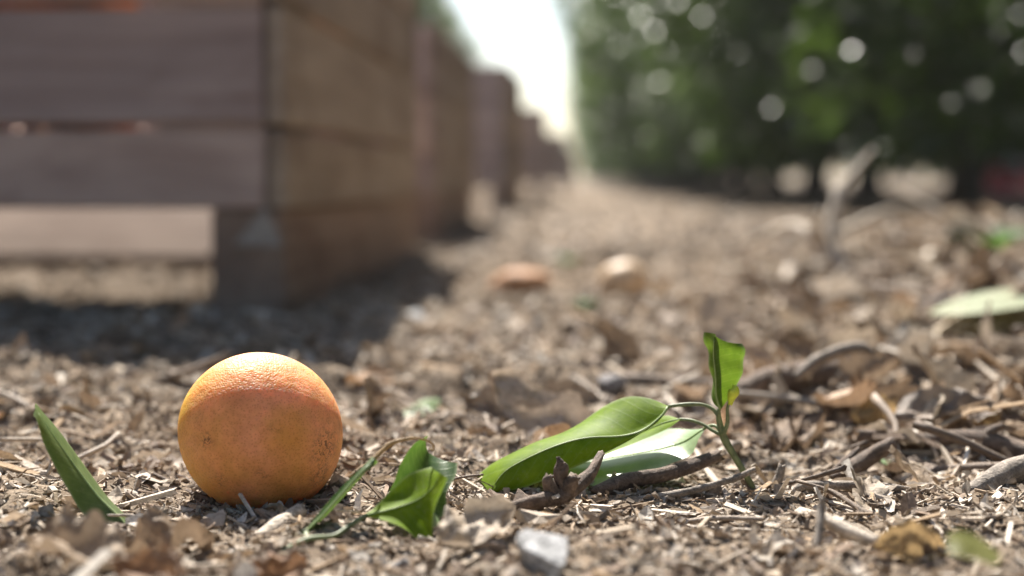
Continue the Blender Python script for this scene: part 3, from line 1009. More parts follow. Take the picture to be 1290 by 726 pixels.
# -- sprig on the right, with three drooping leaves and one upright leaf
S0 = P(952, 617, 0.712)
spr = empty('citrus_sprig', S0)
tag(spr, 'green citrus sprig with drooping leaves and one upright leaf, right of the orange', 'sprig')
org = S0
a1 = add_blade('leaf', spr, org,
               C6([(792, 338), (720, 308), (640, 301), (560, 335), (470, 390), (380, 448), (260, 488), (150, 540), (65, 605)], [0.716, 0.737, 0.722]),
               C6([(792, 341), (765, 378), (700, 428), (620, 452), (480, 460), (370, 488), (250, 540), (165, 592), (112, 666)], [0.713, 0.703, 0.692]),
               C6([(792, 343), (755, 396), (680, 448), (590, 498), (480, 552), (360, 604), (240, 650), (112, 672)], [0.712, 0.7035, 0.692]),
               M['leaf_sun'], arch=0.05, wav=0.012, seed=2, n=44, m=8, flip=True)
add_blade('leaf', spr, org,
          C6([(835, 387), (780, 374), (700, 395), (600, 440), (480, 500), (380, 540)], [0.722, 0.742, 0.735]),
          C6([(838, 388), (770, 405), (690, 440), (600, 480), (480, 530), (385, 548)], [0.720, 0.732, 0.73]),
          C6([(838, 390), (790, 425), (700, 465), (600, 505), (480, 550), (390, 556)], [0.718, 0.720, 0.72]),
          M['leaf_sun'], arch=0.03, seed=4, flip=True)
add_blade('leaf', spr, org,
          C6([(930, 422), (880, 428), (800, 426), (700, 440), (600, 470), (450, 530), (250, 592), (50, 640)], [0.722, 0.765, 0.735]),
          C6([(930, 425), (840, 480), (700, 515), (550, 540), (400, 572), (250, 612), (50, 644)], [0.720, 0.735, 0.715]),
          C6([(930, 428), (905, 470), (880, 525), (800, 560), (650, 612), (450, 662), (250, 684), (130, 682), (52, 650)], [0.719, 0.706, 0.700]),
          M['leaf_pale'], arch=0.02, wav=0.01, seed=5, n=40, m=8, label='pale broad leaf lying lowest on the sprig')
add_blade('leaf', spr, org,
          C6([(990, 350), (962, 320), (958, 230), (942, 140), (932, 95), (929, 56)], [0.704, 0.722, 0.722]),
          C6([(990, 350), (975, 300), (972, 220), (965, 150), (966, 100), (968, 72)], [0.704, 0.700, 0.698]),
          C6([(992, 352), (1022, 312), (1058, 255), (1078, 190), (1084, 135), (1072, 100)], [0.704, 0.712, 0.716]),
          M['leaf'], arch=0.06, wav=0.015, seed=6, label='upright leaf with browned top edge')
pts = C6([(1120, 660), (1090, 605), (1040, 522), (1003, 455), (985, 385), (985, 350)], [0.712, 0.706])
parts = [tube(np.array(pts) - org, [0.0018, 0.0017, 0.0017, 0.0019, 0.0015, 0.0009], 9, 22, 0.08, 1)]
parts.append(tube(np.array(C6([(985, 378), (960, 348), (920, 332), (860, 332), (792, 339)], [0.706, 0.713])) - org, [0.0011, 0.0009, 0.0009, 0.0011, 0.0008], 7, 14, 0.05, 2))
parts.append(tube(np.array(C6([(1003, 452), (960, 430), (925, 408), (880, 392), (835, 388)], [0.708, 0.720])) - org, [0.0012, 0.0009, 0.0008, 0.0008, 0.0007], 7, 14, 0.05, 3))
parts.append(tube(np.array(C6([(1003, 455), (975, 415), (950, 415), (928, 424)], [0.709, 0.720])) - org, [0.0011, 0.0009, 0.0009, 0.0008], 7, 10, 0.05, 4))
parts.append(tube(np.array(C6([(1003, 445), (1018, 400), (1018, 345), (1036, 305)], [0.706, 0.703])) - org, [0.0013, 0.0011, 0.0008, 0.0008], 7, 10, 0.1, 5))
V, F = join(parts)
link('stem', mesh_from('stem', V, F, [M['stem']]), spr)
bp = C6([(1030, 330), (1034, 305), (1042, 285), (1046, 270), (1040, 262)], 0.703)
V, F = tube(np.array(bp) - org, [0.0010, 0.0022, 0.0030, 0.0020, 0.0006], 8, 10, 0.1, 7)
link('bud', mesh_from('bud', V, F, [M['bud']]), spr)
wp = [P(951, 616, .712), P(975, 622, .708), P(999, 623, .702), P(1012, 613, .700), P(1065, 612, .700), P(1120, 614, .700), P(1170, 623, .699)]
V, F = tube(np.array(wp) - org, [0.0019, 0.0021, 0.0021, 0.0024, 0.0024, 0.0021, 0.0012], 9, 30, 0.1, 8)
link('woody_stem', mesh_from('woody_stem', V, F, [M['twig_grey']]), spr)

# -- torn sprig in front of the orange
S1 = P(386, 680, 0.595)
sp2 = empty('citrus_sprig', S1)
tag(sp2, 'torn citrus sprig with ragged leaves lying in front of the orange', 'sprig')
org = S1
add_blade('leaf', sp2, org,
          C5([(425, 512), (488, 430), (580, 325), (670, 232), (715, 205), (748, 178)], [0.615, 0.632]),
          C5([(432, 515), (510, 438), (605, 332), (690, 240), (722, 210), (750, 180)], [0.611, 0.626]),
          C5([(440, 512), (520, 445), (612, 345), (697, 250), (726, 214), (752, 181)], [0.620, 0.640]),
          M['leaf_dark'], arch=0.10, seed=8, rib_r=0.0005, label='narrow leaf rolled up along its length')
V, F = tube(np.array(C5([(745, 182), (785, 140), (825, 108), (880, 90), (940, 82), (990, 92), (1020, 112), (1022, 138), (1005, 132)], [0.632, 0.645])) - org,
            [0.0010, 0.0009, 0.0012, 0.0008, 0.0006, 0.0005, 0.0005, 0.0004, 0.0003], 6, 30, 0.15, 9)
link('dry_tip', mesh_from('dry_tip', V, F, [M['dead_tan']]), sp2)
add_blade('leaf', sp2, org,
          C5([(690, 440), (740, 412), (826, 322), (896, 256), (955, 232), (1012, 216)], [0.618, 0.632, 0.634]),
          C5([(700, 446), (780, 425), (870, 400), (950, 368), (1020, 312), (1052, 246)], [0.617, 0.622, 0.622]),
          C5([(700, 450), (800, 468), (900, 512), (1008, 600), (1022, 430), (1088, 272)], [0.616, 0.612, 0.608, 0.612]),
          M['leaf_sun'], arch=0.04, seed=10, rib_r=0.0005, flip=True, label='bright torn leaf with a bitten off end')
add_blade('leaf', sp2, org,
          C5([(760, 430), (832, 300), (868, 205), (928, 112), (1000, 68)], [0.628, 0.650]),
          C5([(770, 440), (880, 360), (960, 260), (990, 200), (1000, 150)], [0.630, 0.662]),
          C5([(790, 450), (1060, 450), (1082, 340), (1125, 260), (1134, 198)], [0.632, 0.655]),
          M['leaf_dark'], arch=0.05, seed=12, rib=False, label='dark torn leaf standing behind the bright one')
add_blade('leaf', sp2, org,
          C5([(1000, 440), (1004, 480), (1006, 540), (1004, 606)], [0.634, 0.622]),
          C5([(1018, 425), (1030, 470), (1036, 520), (1030, 585)], [0.636, 0.626]),
          C5([(1030, 430), (1062, 470), (1085, 510), (1075, 560)], [0.640, 0.632]),
          M['leaf_pale'], arch=0.03, seed=13, rib=False, label='pale underside of a small leaf piece')
parts = [tube(np.array(C5([(140, 700), (300, 622), (430, 556), (560, 538), (640, 485), (705, 445)], [0.578, 0.617])) - org, [0.0014, 0.0014, 0.0013, 0.0011, 0.0013, 0.0009], 8, 24, 0.1, 11),
         tube(np.array(C5([(430, 556), (428, 535), (433, 510)], [0.604, 0.612])) - org, [0.0016, 0.0015, 0.0010], 8, 8, 0.1, 12),
         tube(np.array(C5([(285, 580), (350, 560), (410, 520), (430, 512)], [0.608, 0.610])) - org, [0.0006, 0.0008, 0.0008, 0.0008], 6, 10, 0.1, 13),
         tube(np.array(C5([(0, 566), (100, 572), (180, 572)], [0.612, 0.61])) - org, [0.0005, 0.0006, 0.0005], 6, 8, 0.1, 14)]
V, F = join(parts)
link('stem', mesh_from('stem', V, F, [M['stem']]), sp2)


def c5b(lst, D):
    out = []
    for k, q in enumerate(lst):
        d = D if not isinstance(D, (list, tuple)) else np.interp(k / (len(lst) - 1), np.linspace(0, 1, len(D)), D)
        out.append(P(q[0] / 2.453, 430 + q[1] / 2.453, d * 0.975))
    return out


def single_leaf(label, left, mid, right, mat, seed=0, **kw):
    org = np.asarray(mid[0])
    root = empty('green_leaf', org)
    tag(root, label, 'leaf')
    add_blade('blade', root, org, left, mid, right, mat, seed=seed, **kw)
    return root


single_leaf('long green leaf standing on edge at the far left',
            c5b([(405, 590), (388, 540), (330, 478), (262, 385), (182, 276), (128, 215), (108, 193)], [0.632, 0.660, 0.662]),
            c5b([(402, 592), (372, 548), (305, 482), (236, 392), (162, 288), (122, 228), (106, 200)], [0.630, 0.641, 0.644]),
            c5b([(398, 596), (275, 552), (202, 446), (140, 328), (120, 266), (110, 238), (102, 228)], [0.629, 0.634, 0.636]),
            M['leaf'], seed=20, arch=0.03, n=36)
g = lambda px, py, z: G(px, py, z)
def resting(curves, at, lift=0.004):
    """slides a leaf along the lines of sight until it lies on the litter"""
    k_ = GH(at[0], at[1], lift)[1] / at[2]
    c0 = np.array([0, 0, CAM_H])
    return [[c0 + (q - c0) * k_ for q in c] for c in curves]


single_leaf('small green leaf lying on the litter right of the orange',
            *resting([[P(503, 521, .985), P(520, 511, 1.0), P(535, 503, 1.01), P(553, 502, 1.015)],
                      [P(503, 522, .975), P(522, 517, .98), P(538, 509, .985), P(554, 504, 1.0)],
                      [P(504, 524, .97), P(524, 525, .965), P(542, 519, .97), P(554, 507, .99)]], (528, 518, .978)), M['leaf'], seed=21)
single_leaf('pale green leaf lying in the litter at the right edge',
            *resting([[P(1172, 392, 1.62), P(1210, 375, 1.66), P(1260, 365, 1.68), P(1330, 362, 1.70)],
                      [P(1172, 394, 1.60), P(1210, 385, 1.61), P(1262, 377, 1.62), P(1330, 370, 1.64)],
                      [P(1174, 396, 1.59), P(1212, 396, 1.57), P(1265, 390, 1.57), P(1330, 380, 1.60)]], (1225, 390, 1.59), 0.034), M['leaf_faded'], seed=22)
single_leaf('small bent green leaf lying under the dark stick at right',
            [P(1112, 577, .80), P(1130, 580, .805), P(1150, 578, .81), P(1166, 570, .82), P(1186, 586, .815)],
            [P(1110, 580, .795), P(1130, 585, .795), P(1150, 586, .79), P(1168, 578, .80), P(1184, 588, .80)],
            [P(1112, 583, .79), P(1130, 590, .785), P(1150, 592, .78), P(1168, 588, .785), P(1180, 590, .79)], M['leaf_pale'], seed=23, rib=False)
single_leaf('tiny pale leaf tip peeping out behind the orange',
            [P(236, 604, .742), P(240, 606, .745), P(252, 622, .74)],
            [P(240, 612, .735), P(246, 614, .735), P(256, 624, .735)],
            [P(242, 620, .73), P(248, 622, .73), P(258, 627, .73)], M['leaf_pale'], seed=24, rib=False)
single_leaf('green scrap of leaf at the lower right corner, out of focus',
            [P(1195, 672, .485), P(1210, 668, .49), P(1232, 676, .49), P(1262, 700, .48)],
            [P(1192, 684, .475), P(1212, 684, .475), P(1234, 692, .475), P(1258, 708, .47)],
            [P(1196, 698, .47), P(1212, 700, .465), P(1232, 706, .465), P(1255, 714, .465)], M['leaf_olive'], seed=25, rib=False)


# ------------------------------------------------------------------ twigs and sticks one can tell apart
def stick(name, label, branches, mat, cat='twig', rough=0.16, sides=12, rest=None):
    """branches: list of (points, radii); the first is the main shaft"""
    if rest:
        a = GH(rest[0], rest[1], rest[2])[1]
        k_ = a / rest[3]
        branches = [([np.array([0, 0, CAM_H]) + (q - np.array([0, 0, CAM_H])) * k_ for q in p], [v_ * k_ ** 0.5 for v_ in r]) for p, r in branches]
    org = np.asarray(branches[0][0][0])
    parts = [tube(np.array(p) - org, r, sides, max(16, 10 * len(p)), rough, 50 + k) for k, (p, r) in enumerate(branches)]
    V, F = join(parts)
    o = link(name, mesh_from(name, V, F, [M[mat]]), None, org)
    return tag(o, label, cat)


def px(lst):
    return [P(*q) for q in lst]


stick('twig', 'knobbly brown forked twig with an upright stub below the drooping leaves',
      [(px([(606, 657, .628), (650, 640, .638), (690, 630, .646), (712, 622, .652), (740, 600, .664), (757, 573, .680)]), [.0024, .0030, .0034, .0040, .0032, .0020]),
       (px([(712, 622, .651), (706, 600, .651), (706, 585, .651), (703, 577, .651)]), [.0038, .0030, .0022, .0008]),
       (px([(700, 625, .648), (691, 608, .647), (692, 601, .647)]), [.0036, .0024, .0016]), (px([(706, 605, .651), (712, 590, .650), (711, 584, .650)]), [.0028, .0018, .0008]), (px([(712, 622, .651), (722, 606, .649), (726, 602, .649)]), [.0036, .0026, .0016])], 'twig_dark', rough=0.3)
stick('twig', 'thick mottled twig lying under the pale broad leaf',
      [(px([(752, 622, .690), (790, 606, .70), (830, 600, .705), (870, 588, .71), (905, 574, .715)]), [.0040, .0038, .0037, .0034, .0030])], 'twig_dark', rough=0.16)
stick('twig', 'dark twig lying flat below the forked one',
      [(px([(640, 660, .648), (690, 655, .650), (740, 656, .650), (782, 648, .652)]), [.002, .0024, .0024, .002])], 'twig_dark')
stick('twig', 'thin curved grey twig at bottom centre',
      [(px([(780, 656, .645), (800, 676, .62), (830, 690, .60), (862, 700, .588), (882, 708, .58)]), [.0012, .0015, .0014, .0013, .0010])], 'twig_grey')
stick('twig', 'long grey twig lying left of the sprig stem',
      [(px([(782, 632, .690), (830, 626, .69), (880, 616, .695), (925, 603, .70), (950, 592, .705)]), [.0014, .0017, .0018, .0018, .0014])], 'twig_grey')
stick('stick', 'dark knotty stick running off the right edge',
      [(px([(1085, 549, .80), (1130, 552, .80), (1165, 556, .795), (1205, 553, .79), (1240, 556, .785), (1275, 566, .78), (1330, 580, .77)]),
        [.0035, .0042, .0040, .0044, .0055, .0058, .0060]),
       (px([(1240, 555, .786), (1246, 545, .785), (1262, 536, .785)]), [.0045, .0034, .0016])], 'twig_dark', 'stick', 0.2, rest=(1165, 556, 0.006, .795))
stick('stick', 'short split brown stick leaning below the dark knotty one',
      [(px([(1052, 603, .745), (1075, 590, .75), (1100, 574, .76), (1122, 561, .765)]), [.0030, .0042, .0044, .0036]),
       (px([(1046, 598, .748), (1064, 582, .753), (1082, 566, .76)]), [.0016, .0022, .0012])], 'twig_dark', 'stick', 0.25, rest=(1075, 590, 0.004, .75))
stick('stick', 'thick grey stick at the right edge, front',
      [(px([(1222, 622, .655), (1250, 608, .662), (1280, 594, .67), (1340, 575, .68)]), [.0040, .0058, .0062, .0062])], 'twig_grey', 'stick', 0.2, rest=(1250, 608, 0.003, .662))
stick('stick', 'thick brown broken branch piece behind the upright leaf',
      [(px([(940, 496, .985), (965, 486, .99), (1000, 480, 1.0), (1045, 474, 1.01), (1090, 466, 1.02)]), [.009, .0115, .012, .011, .008])], 'twig_dark', 'stick', 0.22, rest=(1000, 480, 0.010, 1.0))
stick('stick', 'pale bent stick lying on the brown broken branch',
      [(px([(1005, 474, .985), (1030, 455, .99), (1060, 443, .995), (1085, 438, 1.0), (1100, 446, 1.0)]), [.003, .0042, .0044, .0036, .002])], 'twig_grey', 'stick', 0.2, rest=(1000, 480, 0.018, 1.0))
stick('stick', 'pale straight stick in the litter bank at right',
      [(px([(1108, 444, 1.10), (1145, 432, 1.12), (1190, 421, 1.14), (1215, 412, 1.16)]), [.005, .0056, .005, .0035])], 'twig_grey', 'stick', 0.18, rest=(1145, 432, 0.006, 1.12))
stick('twig', 'thin pale twig slanting behind the drooping leaves',
      [(px([(655, 440, 1.16), (690, 458, 1.10), (730, 480, 1.02), (765, 507, .94)]), [.0014, .0017, .0020, .0022])], 'twig_grey', rest=(730, 482, 0.003, 1.02))
stick('stick', 'bleached stick in front of the orange, slanting up right',
      [(px([(285, 704, .578), (315, 688, .592), (345, 668, .61), (378, 644, .632)]), [.0028, .0036, .0042, .0030])], 'twig_pale', 'stick', 0.18)
stick('twig', 'thin dark twig lying left of the orange',
      [(px([(195, 598, .70), (222, 612, .69), (255, 628, .675), (290, 640, .665)]), [.0009, .0012, .0015, .0012])], 'twig_dark')
stick('twig', 'short grey twig standing upright at lower right',
      [(px([(1030, 690, .585), (1033, 665, .59), (1035, 640, .595), (1036, 628, .595)]), [.0020, .0018, .0015, .0008])], 'twig_grey')
stick('stick', 'pale stick lying in front at lower right',
      [(px([(1040, 655, .60), (1070, 670, .59), (1105, 684, .58)]), [.0028, .0030, .0026])], 'twig_pale', 'stick')
stick('twig', 'thin dark twig at the left edge lying flat',
      [(px([(-20, 660, .64), (40, 650, .645), (85, 640, .655), (125, 632, .662)]), [.0012, .0016, .0015, .001])], 'twig_dark')
stick('twig', 'small upright brown splinter right of the sprig stem',
      [(px([(975, 618, .715), (982, 600, .715), (985, 588, .715)]), [.0026, .0022, .0018])], 'twig_grey')
b0 = GH(1075, 362)
Db = b0[1]
stick('dry_branch', 'forked dry branch sticking up out of the litter at right',
      [(px([(1080, 366, Db), (1060, 335, Db + .02), (1040, 312, Db + .04), (1022, 292, Db + .05)]), [.010, .011, .0105, .009]),
       (px([(1042, 315, Db + .04), (1046, 285, Db + .06), (1055, 258, Db + .07), (1056, 240, Db + .08)]), [.009, .009, .0095, .0075]),
       (px([(1056, 244, Db + .08), (1068, 226, Db + .1), (1085, 206, Db + .12), (1100, 188, Db + .14)]), [.006, .005, .0042, .002]),
       (px([(1035, 308, Db + .04), (1030, 285, Db + .02), (1034, 268, Db)]), [.007, .007, .005]),
       (px([(1050, 300, Db + .04), (1075, 285, Db + .1), (1110, 268, Db + .16), (1150, 255, Db + .2)]), [.0065, .006, .0045, .002]),
       (px([(1025, 296, Db + .05), (1000, 285, Db + .1), (975, 292, Db + .16), (940, 310, Db + .22)]), [.007, .007, .006, .004])],
      'twig_pale', 'branch', 0.15)


# ------------------------------------------------------------------ dry leaves and pieces one can tell apart
def crumpled(label, name, pix, D, size, mat, seed, rot=(0, 0, 0), cat='dry leaf', amp=0.35, aspect=0.55, nu=26, nv=14, tone=0.6):
    """a crumpled dry leaf: curled sheet with folds and ragged rim"""
    r = np.random.default_rng(seed)
    u = np.linspace(-1, 1, nu); v = np.linspace(-1, 1, nv)
    U, Vv = np.meshgrid(u, v, indexing='ij')
    wd = np.clip(1 - np.abs(U) ** 2.4, 0.02, 1) ** 0.7 * (1 + 0.35 * vnoise(U * 7 + seed, np.sign(Vv) * 3.0 + 10, seed))
    X = U; Y = Vv * wd * aspect
    Z = amp * (0.6 * Y ** 2 / aspect ** 2 + 0.35 * U ** 2 * r.uniform(-1, 1)) + amp * 0.9 * vnoise(U * 2.2 + seed, Vv * 1.8, seed) + amp * 0.35 * vnoise(U * 6 + seed, Vv * 5, seed + 1)
    X = X + 0.12 * vnoise(U * 5, Vv * 5 + seed, seed + 2)
    V = np.stack([X, Y, Z], -1).reshape(-1, 3) * size / 2
    ii = (np.arange(nu - 1)[:, None] * nv + np.arange(nv - 1)[None, :]).ravel()
    F = np.stack([ii, ii + nv, ii + nv + 1, ii + 1], 1)
    uv = np.stack([U.ravel() * .5 + .5, Vv.ravel() * .5 + .5], 1)
    o = link(name, mesh_from(name, V, F, [M[mat]], uv=uv), None, GH(pix[0], pix[1], size * 0.18))
    o.rotation_euler = [R(a) for a in rot]
    o.color = (1, 1, 1, tone)
    return tag(o, label, cat)


crumpled('curled tan dry leaf with ragged edge above the dark stick', 'dry_leaf', (1112, 528), .815, .040, 'dead_tan', 71, (62, 12, 12), amp=0.5, aspect=0.6)
crumpled('ragged tan leaf scrap where the dark stick forks', 'dry_leaf', (1232, 532), .80, .028, 'dead_tan', 72, (55, -20, -15), amp=0.6)
crumpled('wide dark grey-brown curled leaf lying at right', 'dry_leaf', (1190, 520), .90, .068, 'dead_grey', 73, (28, -3, 6), amp=0.35, aspect=0.42)
crumpled('dark brown curled leaf standing in the litter left of the drooping leaves', 'dry_leaf', (632, 520), .93, .050, 'dead_grey', 74, (48, 18, 20), amp=0.6)
crumpled('brown hollow leaf behind the drooping leaves', 'dry_leaf', (716, 502), .96, .045, 'dead_grey', 75, (70, 5, -10), amp=0.5, aspect=0.45)
crumpled('pale crumpled leaf beside the upright leaf', 'dry_leaf', (1072, 452), 1.03, .060, 'dead', 76, (50, 10, 15), amp=0.6)
crumpled('pale crumpled leaf close to the lens at lower left', 'dry_leaf', (95, 694), .50, .044, 'dead', 77, (14, 8, -20), amp=0.8, aspect=0.6, tone=.36)
crumpled('grey crumpled leaf close to the lens below the left green leaf', 'dry_leaf', (205, 690), .49, .040, 'dead', 78, (12, -10, 25), amp=0.9, aspect=0.6, tone=.28)
crumpled('russet leaf scrap at the bottom edge below the orange', 'dry_leaf', (345, 722), .505, .026, 'dead_russet', 79, (30, 0, 30), amp=0.5)
crumpled('russet leaf scrap at the bottom edge, lower left', 'dry_leaf', (190, 722), .495, .028, 'dead_russet', 80, (30, 0, -10), amp=0.5)
crumpled('tan leaf scrap out of focus at lower right', 'dry_leaf', (1150, 690), .50, .030, 'dead_tan', 81, (52, 6, 5), amp=0.5)
crumpled('grey leaf lying beside the torn sprig', 'dry_leaf', (600, 668), .60, .040, 'dead', 82, (25, -14, 40), amp=0.5)


def rock(label, name, pix, D, size, mat, seed, cat, sq=(1, .8, .6), facet=True):
    import bmesh
    bm = bmesh.new()
    bmesh.ops.create_icosphere(bm, subdivisions=3, radius=1)
    me = bpy.data.meshes.new(name); bm.to_mesh(me); bm.free()
    co = np.empty(len(me.vertices) * 3, np.float32); me.vertices.foreach_get('co', co); co = co.reshape(-1, 3)
    r = np.random.default_rng(seed)
    for k in range(14):
        a = r.normal(0, 1, 3); a /= np.linalg.norm(a); c = r.uniform(0.45, 0.75)
        d = co @ a
        co -= np.outer(np.maximum(d - c, 0) * 0.92, a)
    co = co * np.array(sq) * size / 2
    me.vertices.foreach_set('co', co.ravel()); me.update()
    me.materials.append(M[mat])
    me.polygons.foreach_set('use_smooth', np.zeros(len(me.polygons), bool))
    o = link(name, me, None, GH(pix[0], pix[1], size * 0.2))
    o.rotation_euler = (r.uniform(-.3, .3), r.uniform(-.3, .3), r.uniform(0, 6))
    return tag(o, label, cat)


rock('shiny pale angular shard at bottom centre', 'shard', (688, 704), .592, .030, 'shard', 97, 'shard', (1.3, .55, .95))
rock('small pale grey pebble lying in front of the torn sprig', 'pebble', (508, 714), .56, .013, 'stone', 92, 'pebble')
rock('grey stone behind the drooping leaves', 'stone', (772, 482), 1.03, .032, 'stone', 93, 'stone')
rock('low grey stone left of the hollow brown leaf', 'stone', (672, 504), .985, .034, 'stone', 94, 'stone', (1.2, .8, .5))
rock('white stone gleaming beside the nearest bin', 'stone', (522, 398), 1.60, .030, 'shard', 95, 'stone')

# large crumpled leaves heaped on the bank at right
rb = random.Random(12)
heap = []
for k in range(28):
    heap.append((rb.uniform(960, 1300), rb.uniform(395, 560), rb.uniform(.034, .066), rb.uniform(.02, .62)))
for k, (hx, hy, hs, tn) in enumerate(sorted(heap)):
    o = crumpled('large crumpled dry leaf heaped on the bank, %s from the left of the heap' % ORD[k], 'dry_leaf', (hx, hy), 0, hs,
                 'dead', 700 + k, (rb.uniform(-10, 60), rb.uniform(-30, 30), rb.uniform(-180, 180)), amp=rb.uniform(.4, .8), aspect=rb.uniform(.4, .65), tone=tn)
    o['group'] = 'large crumpled leaves heaped on the bank'

# small weeds out of focus
def weed(label, pix, D, size, seed):
    base = GH(pix[0], pix[1]); base[2] = float(H(base[0], base[1]))
    root = empty('weed', base)
    tag(root, label, 'weed')
    r = np.random.default_rng(seed)
    for k in range(7):
        a = k * 0.9 + r.uniform(0, .5); l = size * r.uniform(.7, 1.1)
        d = np.array([math.cos(a), math.sin(a), 0]); s = np.array([-d[1], d[0], 0])
        mid = [d * l * t + np.array([0, 0, l * (1.1 * t - 0.75 * t * t)]) for t in (0, .33, .66, 1)]
        wd = [0.02, .22, .2, 0.01]
        left = [m + s * l * q for m, q in zip(mid, wd)]; right = [m - s * l * q for m, q in zip(mid, wd)]
        add_blade('leaf', root, np.zeros(3), left, mid, right, M['leaf_dark'], rib=False, n=8, m=2)
    return root


weed('green weed in the shade of the trees at the right edge', (1255, 322), 3.1, .075, 1)
weed('low green weed growing between the two far oranges', (715, 335), 2.55, .035, 2)
weed('small green weed in front of the two far oranges', (735, 390), 1.75, .026, 3)

# red crate with a pale sack beyond the right hand row
rc = empty('red_crate', (4.55, 15.6, 0))
rc.location.z = float(H(4.55, 15.6))
tag(rc, 'blurred red crate with a pale sack in it beyond the trees', 'crate')
for s in (-1, 1):
    for k in range(3):
        V, F = box(-0.28, 0.28, -0.012, 0.012, -0.045, 0.045, 0.004)
        link('slat', mesh_from('slat', V, F, [M['red']], smooth_shade=False), rc, (0, s * 0.19, 0.06 + k * 0.105))
        V, F = box(-0.012, 0.012, -0.175, 0.175, -0.045, 0.045, 0.004)
        link('slat', mesh_from('slat', V, F, [M['red']], smooth_shade=False), rc, (s * 0.265, 0, 0.06 + k * 0.105))
    for s2 in (-1, 1):
        V, F = box(-0.02, 0.02, -0.02, 0.02, 0, 0.33, 0.004)
        link('corner_post', mesh_from('corner_post', V, F, [M['red']], smooth_shade=False), rc, (s * 0.285, s2 * 0.205, 0))
sk = link('sack', fruit_mesh('sack', 0.23, 14, M['sack'], 28, 18, 0.8, 0.06), None, (4.55, 15.6, rc.location.z + 0.29))
tag(sk, 'pale sack filling the blurred red crate beyond the trees', 'sack')

# ------------------------------------------------------------------ litter: single pieces
KEEP_OUT = [(ORANGE_XY[0], ORANGE_XY[1], 0.040)]


def litter_leaf_mesh(seed):
    r = np.random.default_rng(seed)
    nu, nv = 15, 9
    U, Vv = np.meshgrid(np.linspace(-1, 1, nu), np.linspace(-1, 1, nv), indexing='ij')
    wd = np.clip(1 - np.abs(U) ** r.uniform(1.8, 3.5), 0.05, 1) ** 0.8 * (1 + 0.22 * r.uniform(-1, 1, (nu, 1)) + 0.5 * vnoise(U * 2.5 + seed, np.sign(Vv) * 4.0 + 9, seed))
    asp = r.uniform(0.32, 0.55)
    curl = r.uniform(0.15, 0.75); bend = r.uniform(-0.35, 0.45); tw = r.uniform(-.5, .5)
    X = U + 0.05 * r.uniform(-1, 1, U.shape)
    Y = Vv * wd * asp
    Z = curl * Y ** 2 / asp + bend * U ** 2 + tw * U * Y + 0.09 * r.uniform(-1, 1, U.shape) * asp + 0.55 * asp * vnoise(U * 2.0 + seed, Vv * 1.7, seed) + 0.25 * asp * vnoise(U * 4.5 + seed, Vv * 4, seed)
    V = np.stack([X, Y, Z], -1).reshape(-1, 3) * 0.5
    ii = (np.arange(nu - 1)[:, None] * nv + np.arange(nv - 1)[None, :]).ravel()
    F = np.stack([ii, ii + nv, ii + nv + 1, ii + 1], 1)
    return V, F


def twig_mesh(seed):
    r = np.random.default_rng(seed)
    n = r.integers(3, 5)
    pts = [np.array([-0.5, 0, 0])]
    for k in range(n):
        pts.append(pts[-1] + np.array([1.0 / n, r.uniform(-.07, .07), r.uniform(-.03, .03)]))
    rad = np.linspace(r.uniform(.014, .030), r.uniform(.007, .016), len(pts)) * r.uniform(.85, 1.15, len(pts))
    parts = [tube(pts, rad, 7, 13, 0.2, seed)]
    if r.uniform() < 0.5:
        k = 1 + r.integers(0, n - 1)
        d = np.array([r.uniform(.05, .15), r.choice([-1, 1]) * r.uniform(.06, .16), r.uniform(0, .1)])
        parts.append(tube([pts[k], pts[k] + d], [rad[k] * .8, rad[k] * .45], 5, 3, 0.1, seed + 1))
    return join(parts)


def chip_mesh(seed):
    r = np.random.default_rng(seed)
    n = 7
    a = np.sort(r.uniform(0, 2 * math.pi, n))
    rr = r.uniform(.35, .5, n)
    asp = r.uniform(.25, .5)
    x, y = np.cos(a) * rr, np.sin(a) * rr * asp
    c = r.uniform(-.25, .5)
    z = c * x ** 2 + r.uniform(-.04, .04, n)
    th = r.uniform(.03, .07)
    V = np.concatenate([np.stack([x, y, z + th], 1), np.stack([x * 1.05, y * 1.05, z - th], 1), [[0, 0, th * 1.2], [0, 0, -th]]])
    T = [(2 * n, k, (k + 1) % n) for k in range(n)] + [(2 * n + 1, n + (k + 1) % n, n + k) for k in range(n)]
    Q = [(k, n + k, n + (k + 1) % n, (k + 1) % n) for k in range(n)]
    return V, [np.array(Q), np.array(T)]


def clod_mesh(seed):
    import bmesh
    bm = bmesh.new(); bmesh.ops.create_icosphere(bm, subdivisions=2, radius=.5)
    V = np.array([v.co[:] for v in bm.verts]); F = np.array([[v.index for v in f.verts] for f in bm.faces]); bm.free()
    r = np.random.default_rng(seed)
    V *= 1 + 0.42 * r.uniform(-1, 1, (len(V), 1))
    V *= np.array([1, r.uniform(.6, .9), r.uniform(.5, .8)])
    return V, [F]


LIB = {
    'dry_leaf': ([litter_leaf_mesh(100 + k) for k in range(12)], 'dead', True),
    'twig': ([twig_mesh(200 + k) for k in range(12)], 'twig', True),
    'bark_chip': ([chip_mesh(300 + k) for k in range(8)], 'chip', False),
    'clod': ([clod_mesh(400 + k) for k in range(6)], 'clod', False)}
LIBM = {k: [mesh_from(k, V, F, [M[mt]], smooth_shade=sm) for V, F in vs] for k, (vs, mt, sm) in LIB.items()}


def zone(x, y):
    p = 740 + x / y * 1792
    if y < 0.62:
        a = 'close to the lens'
    elif y < 0.80:
        a = 'level with the orange'
    elif y < 1.25:
        a = 'just behind the sprig'
    elif y < 2.2:
        a = 'in the middle distance'
    else:
        a = 'far down the alley'
    b = 'on the left' if p < 480 else 'in the middle' if p < 860 else 'on the right'
    return a, b


SINGLES = {}


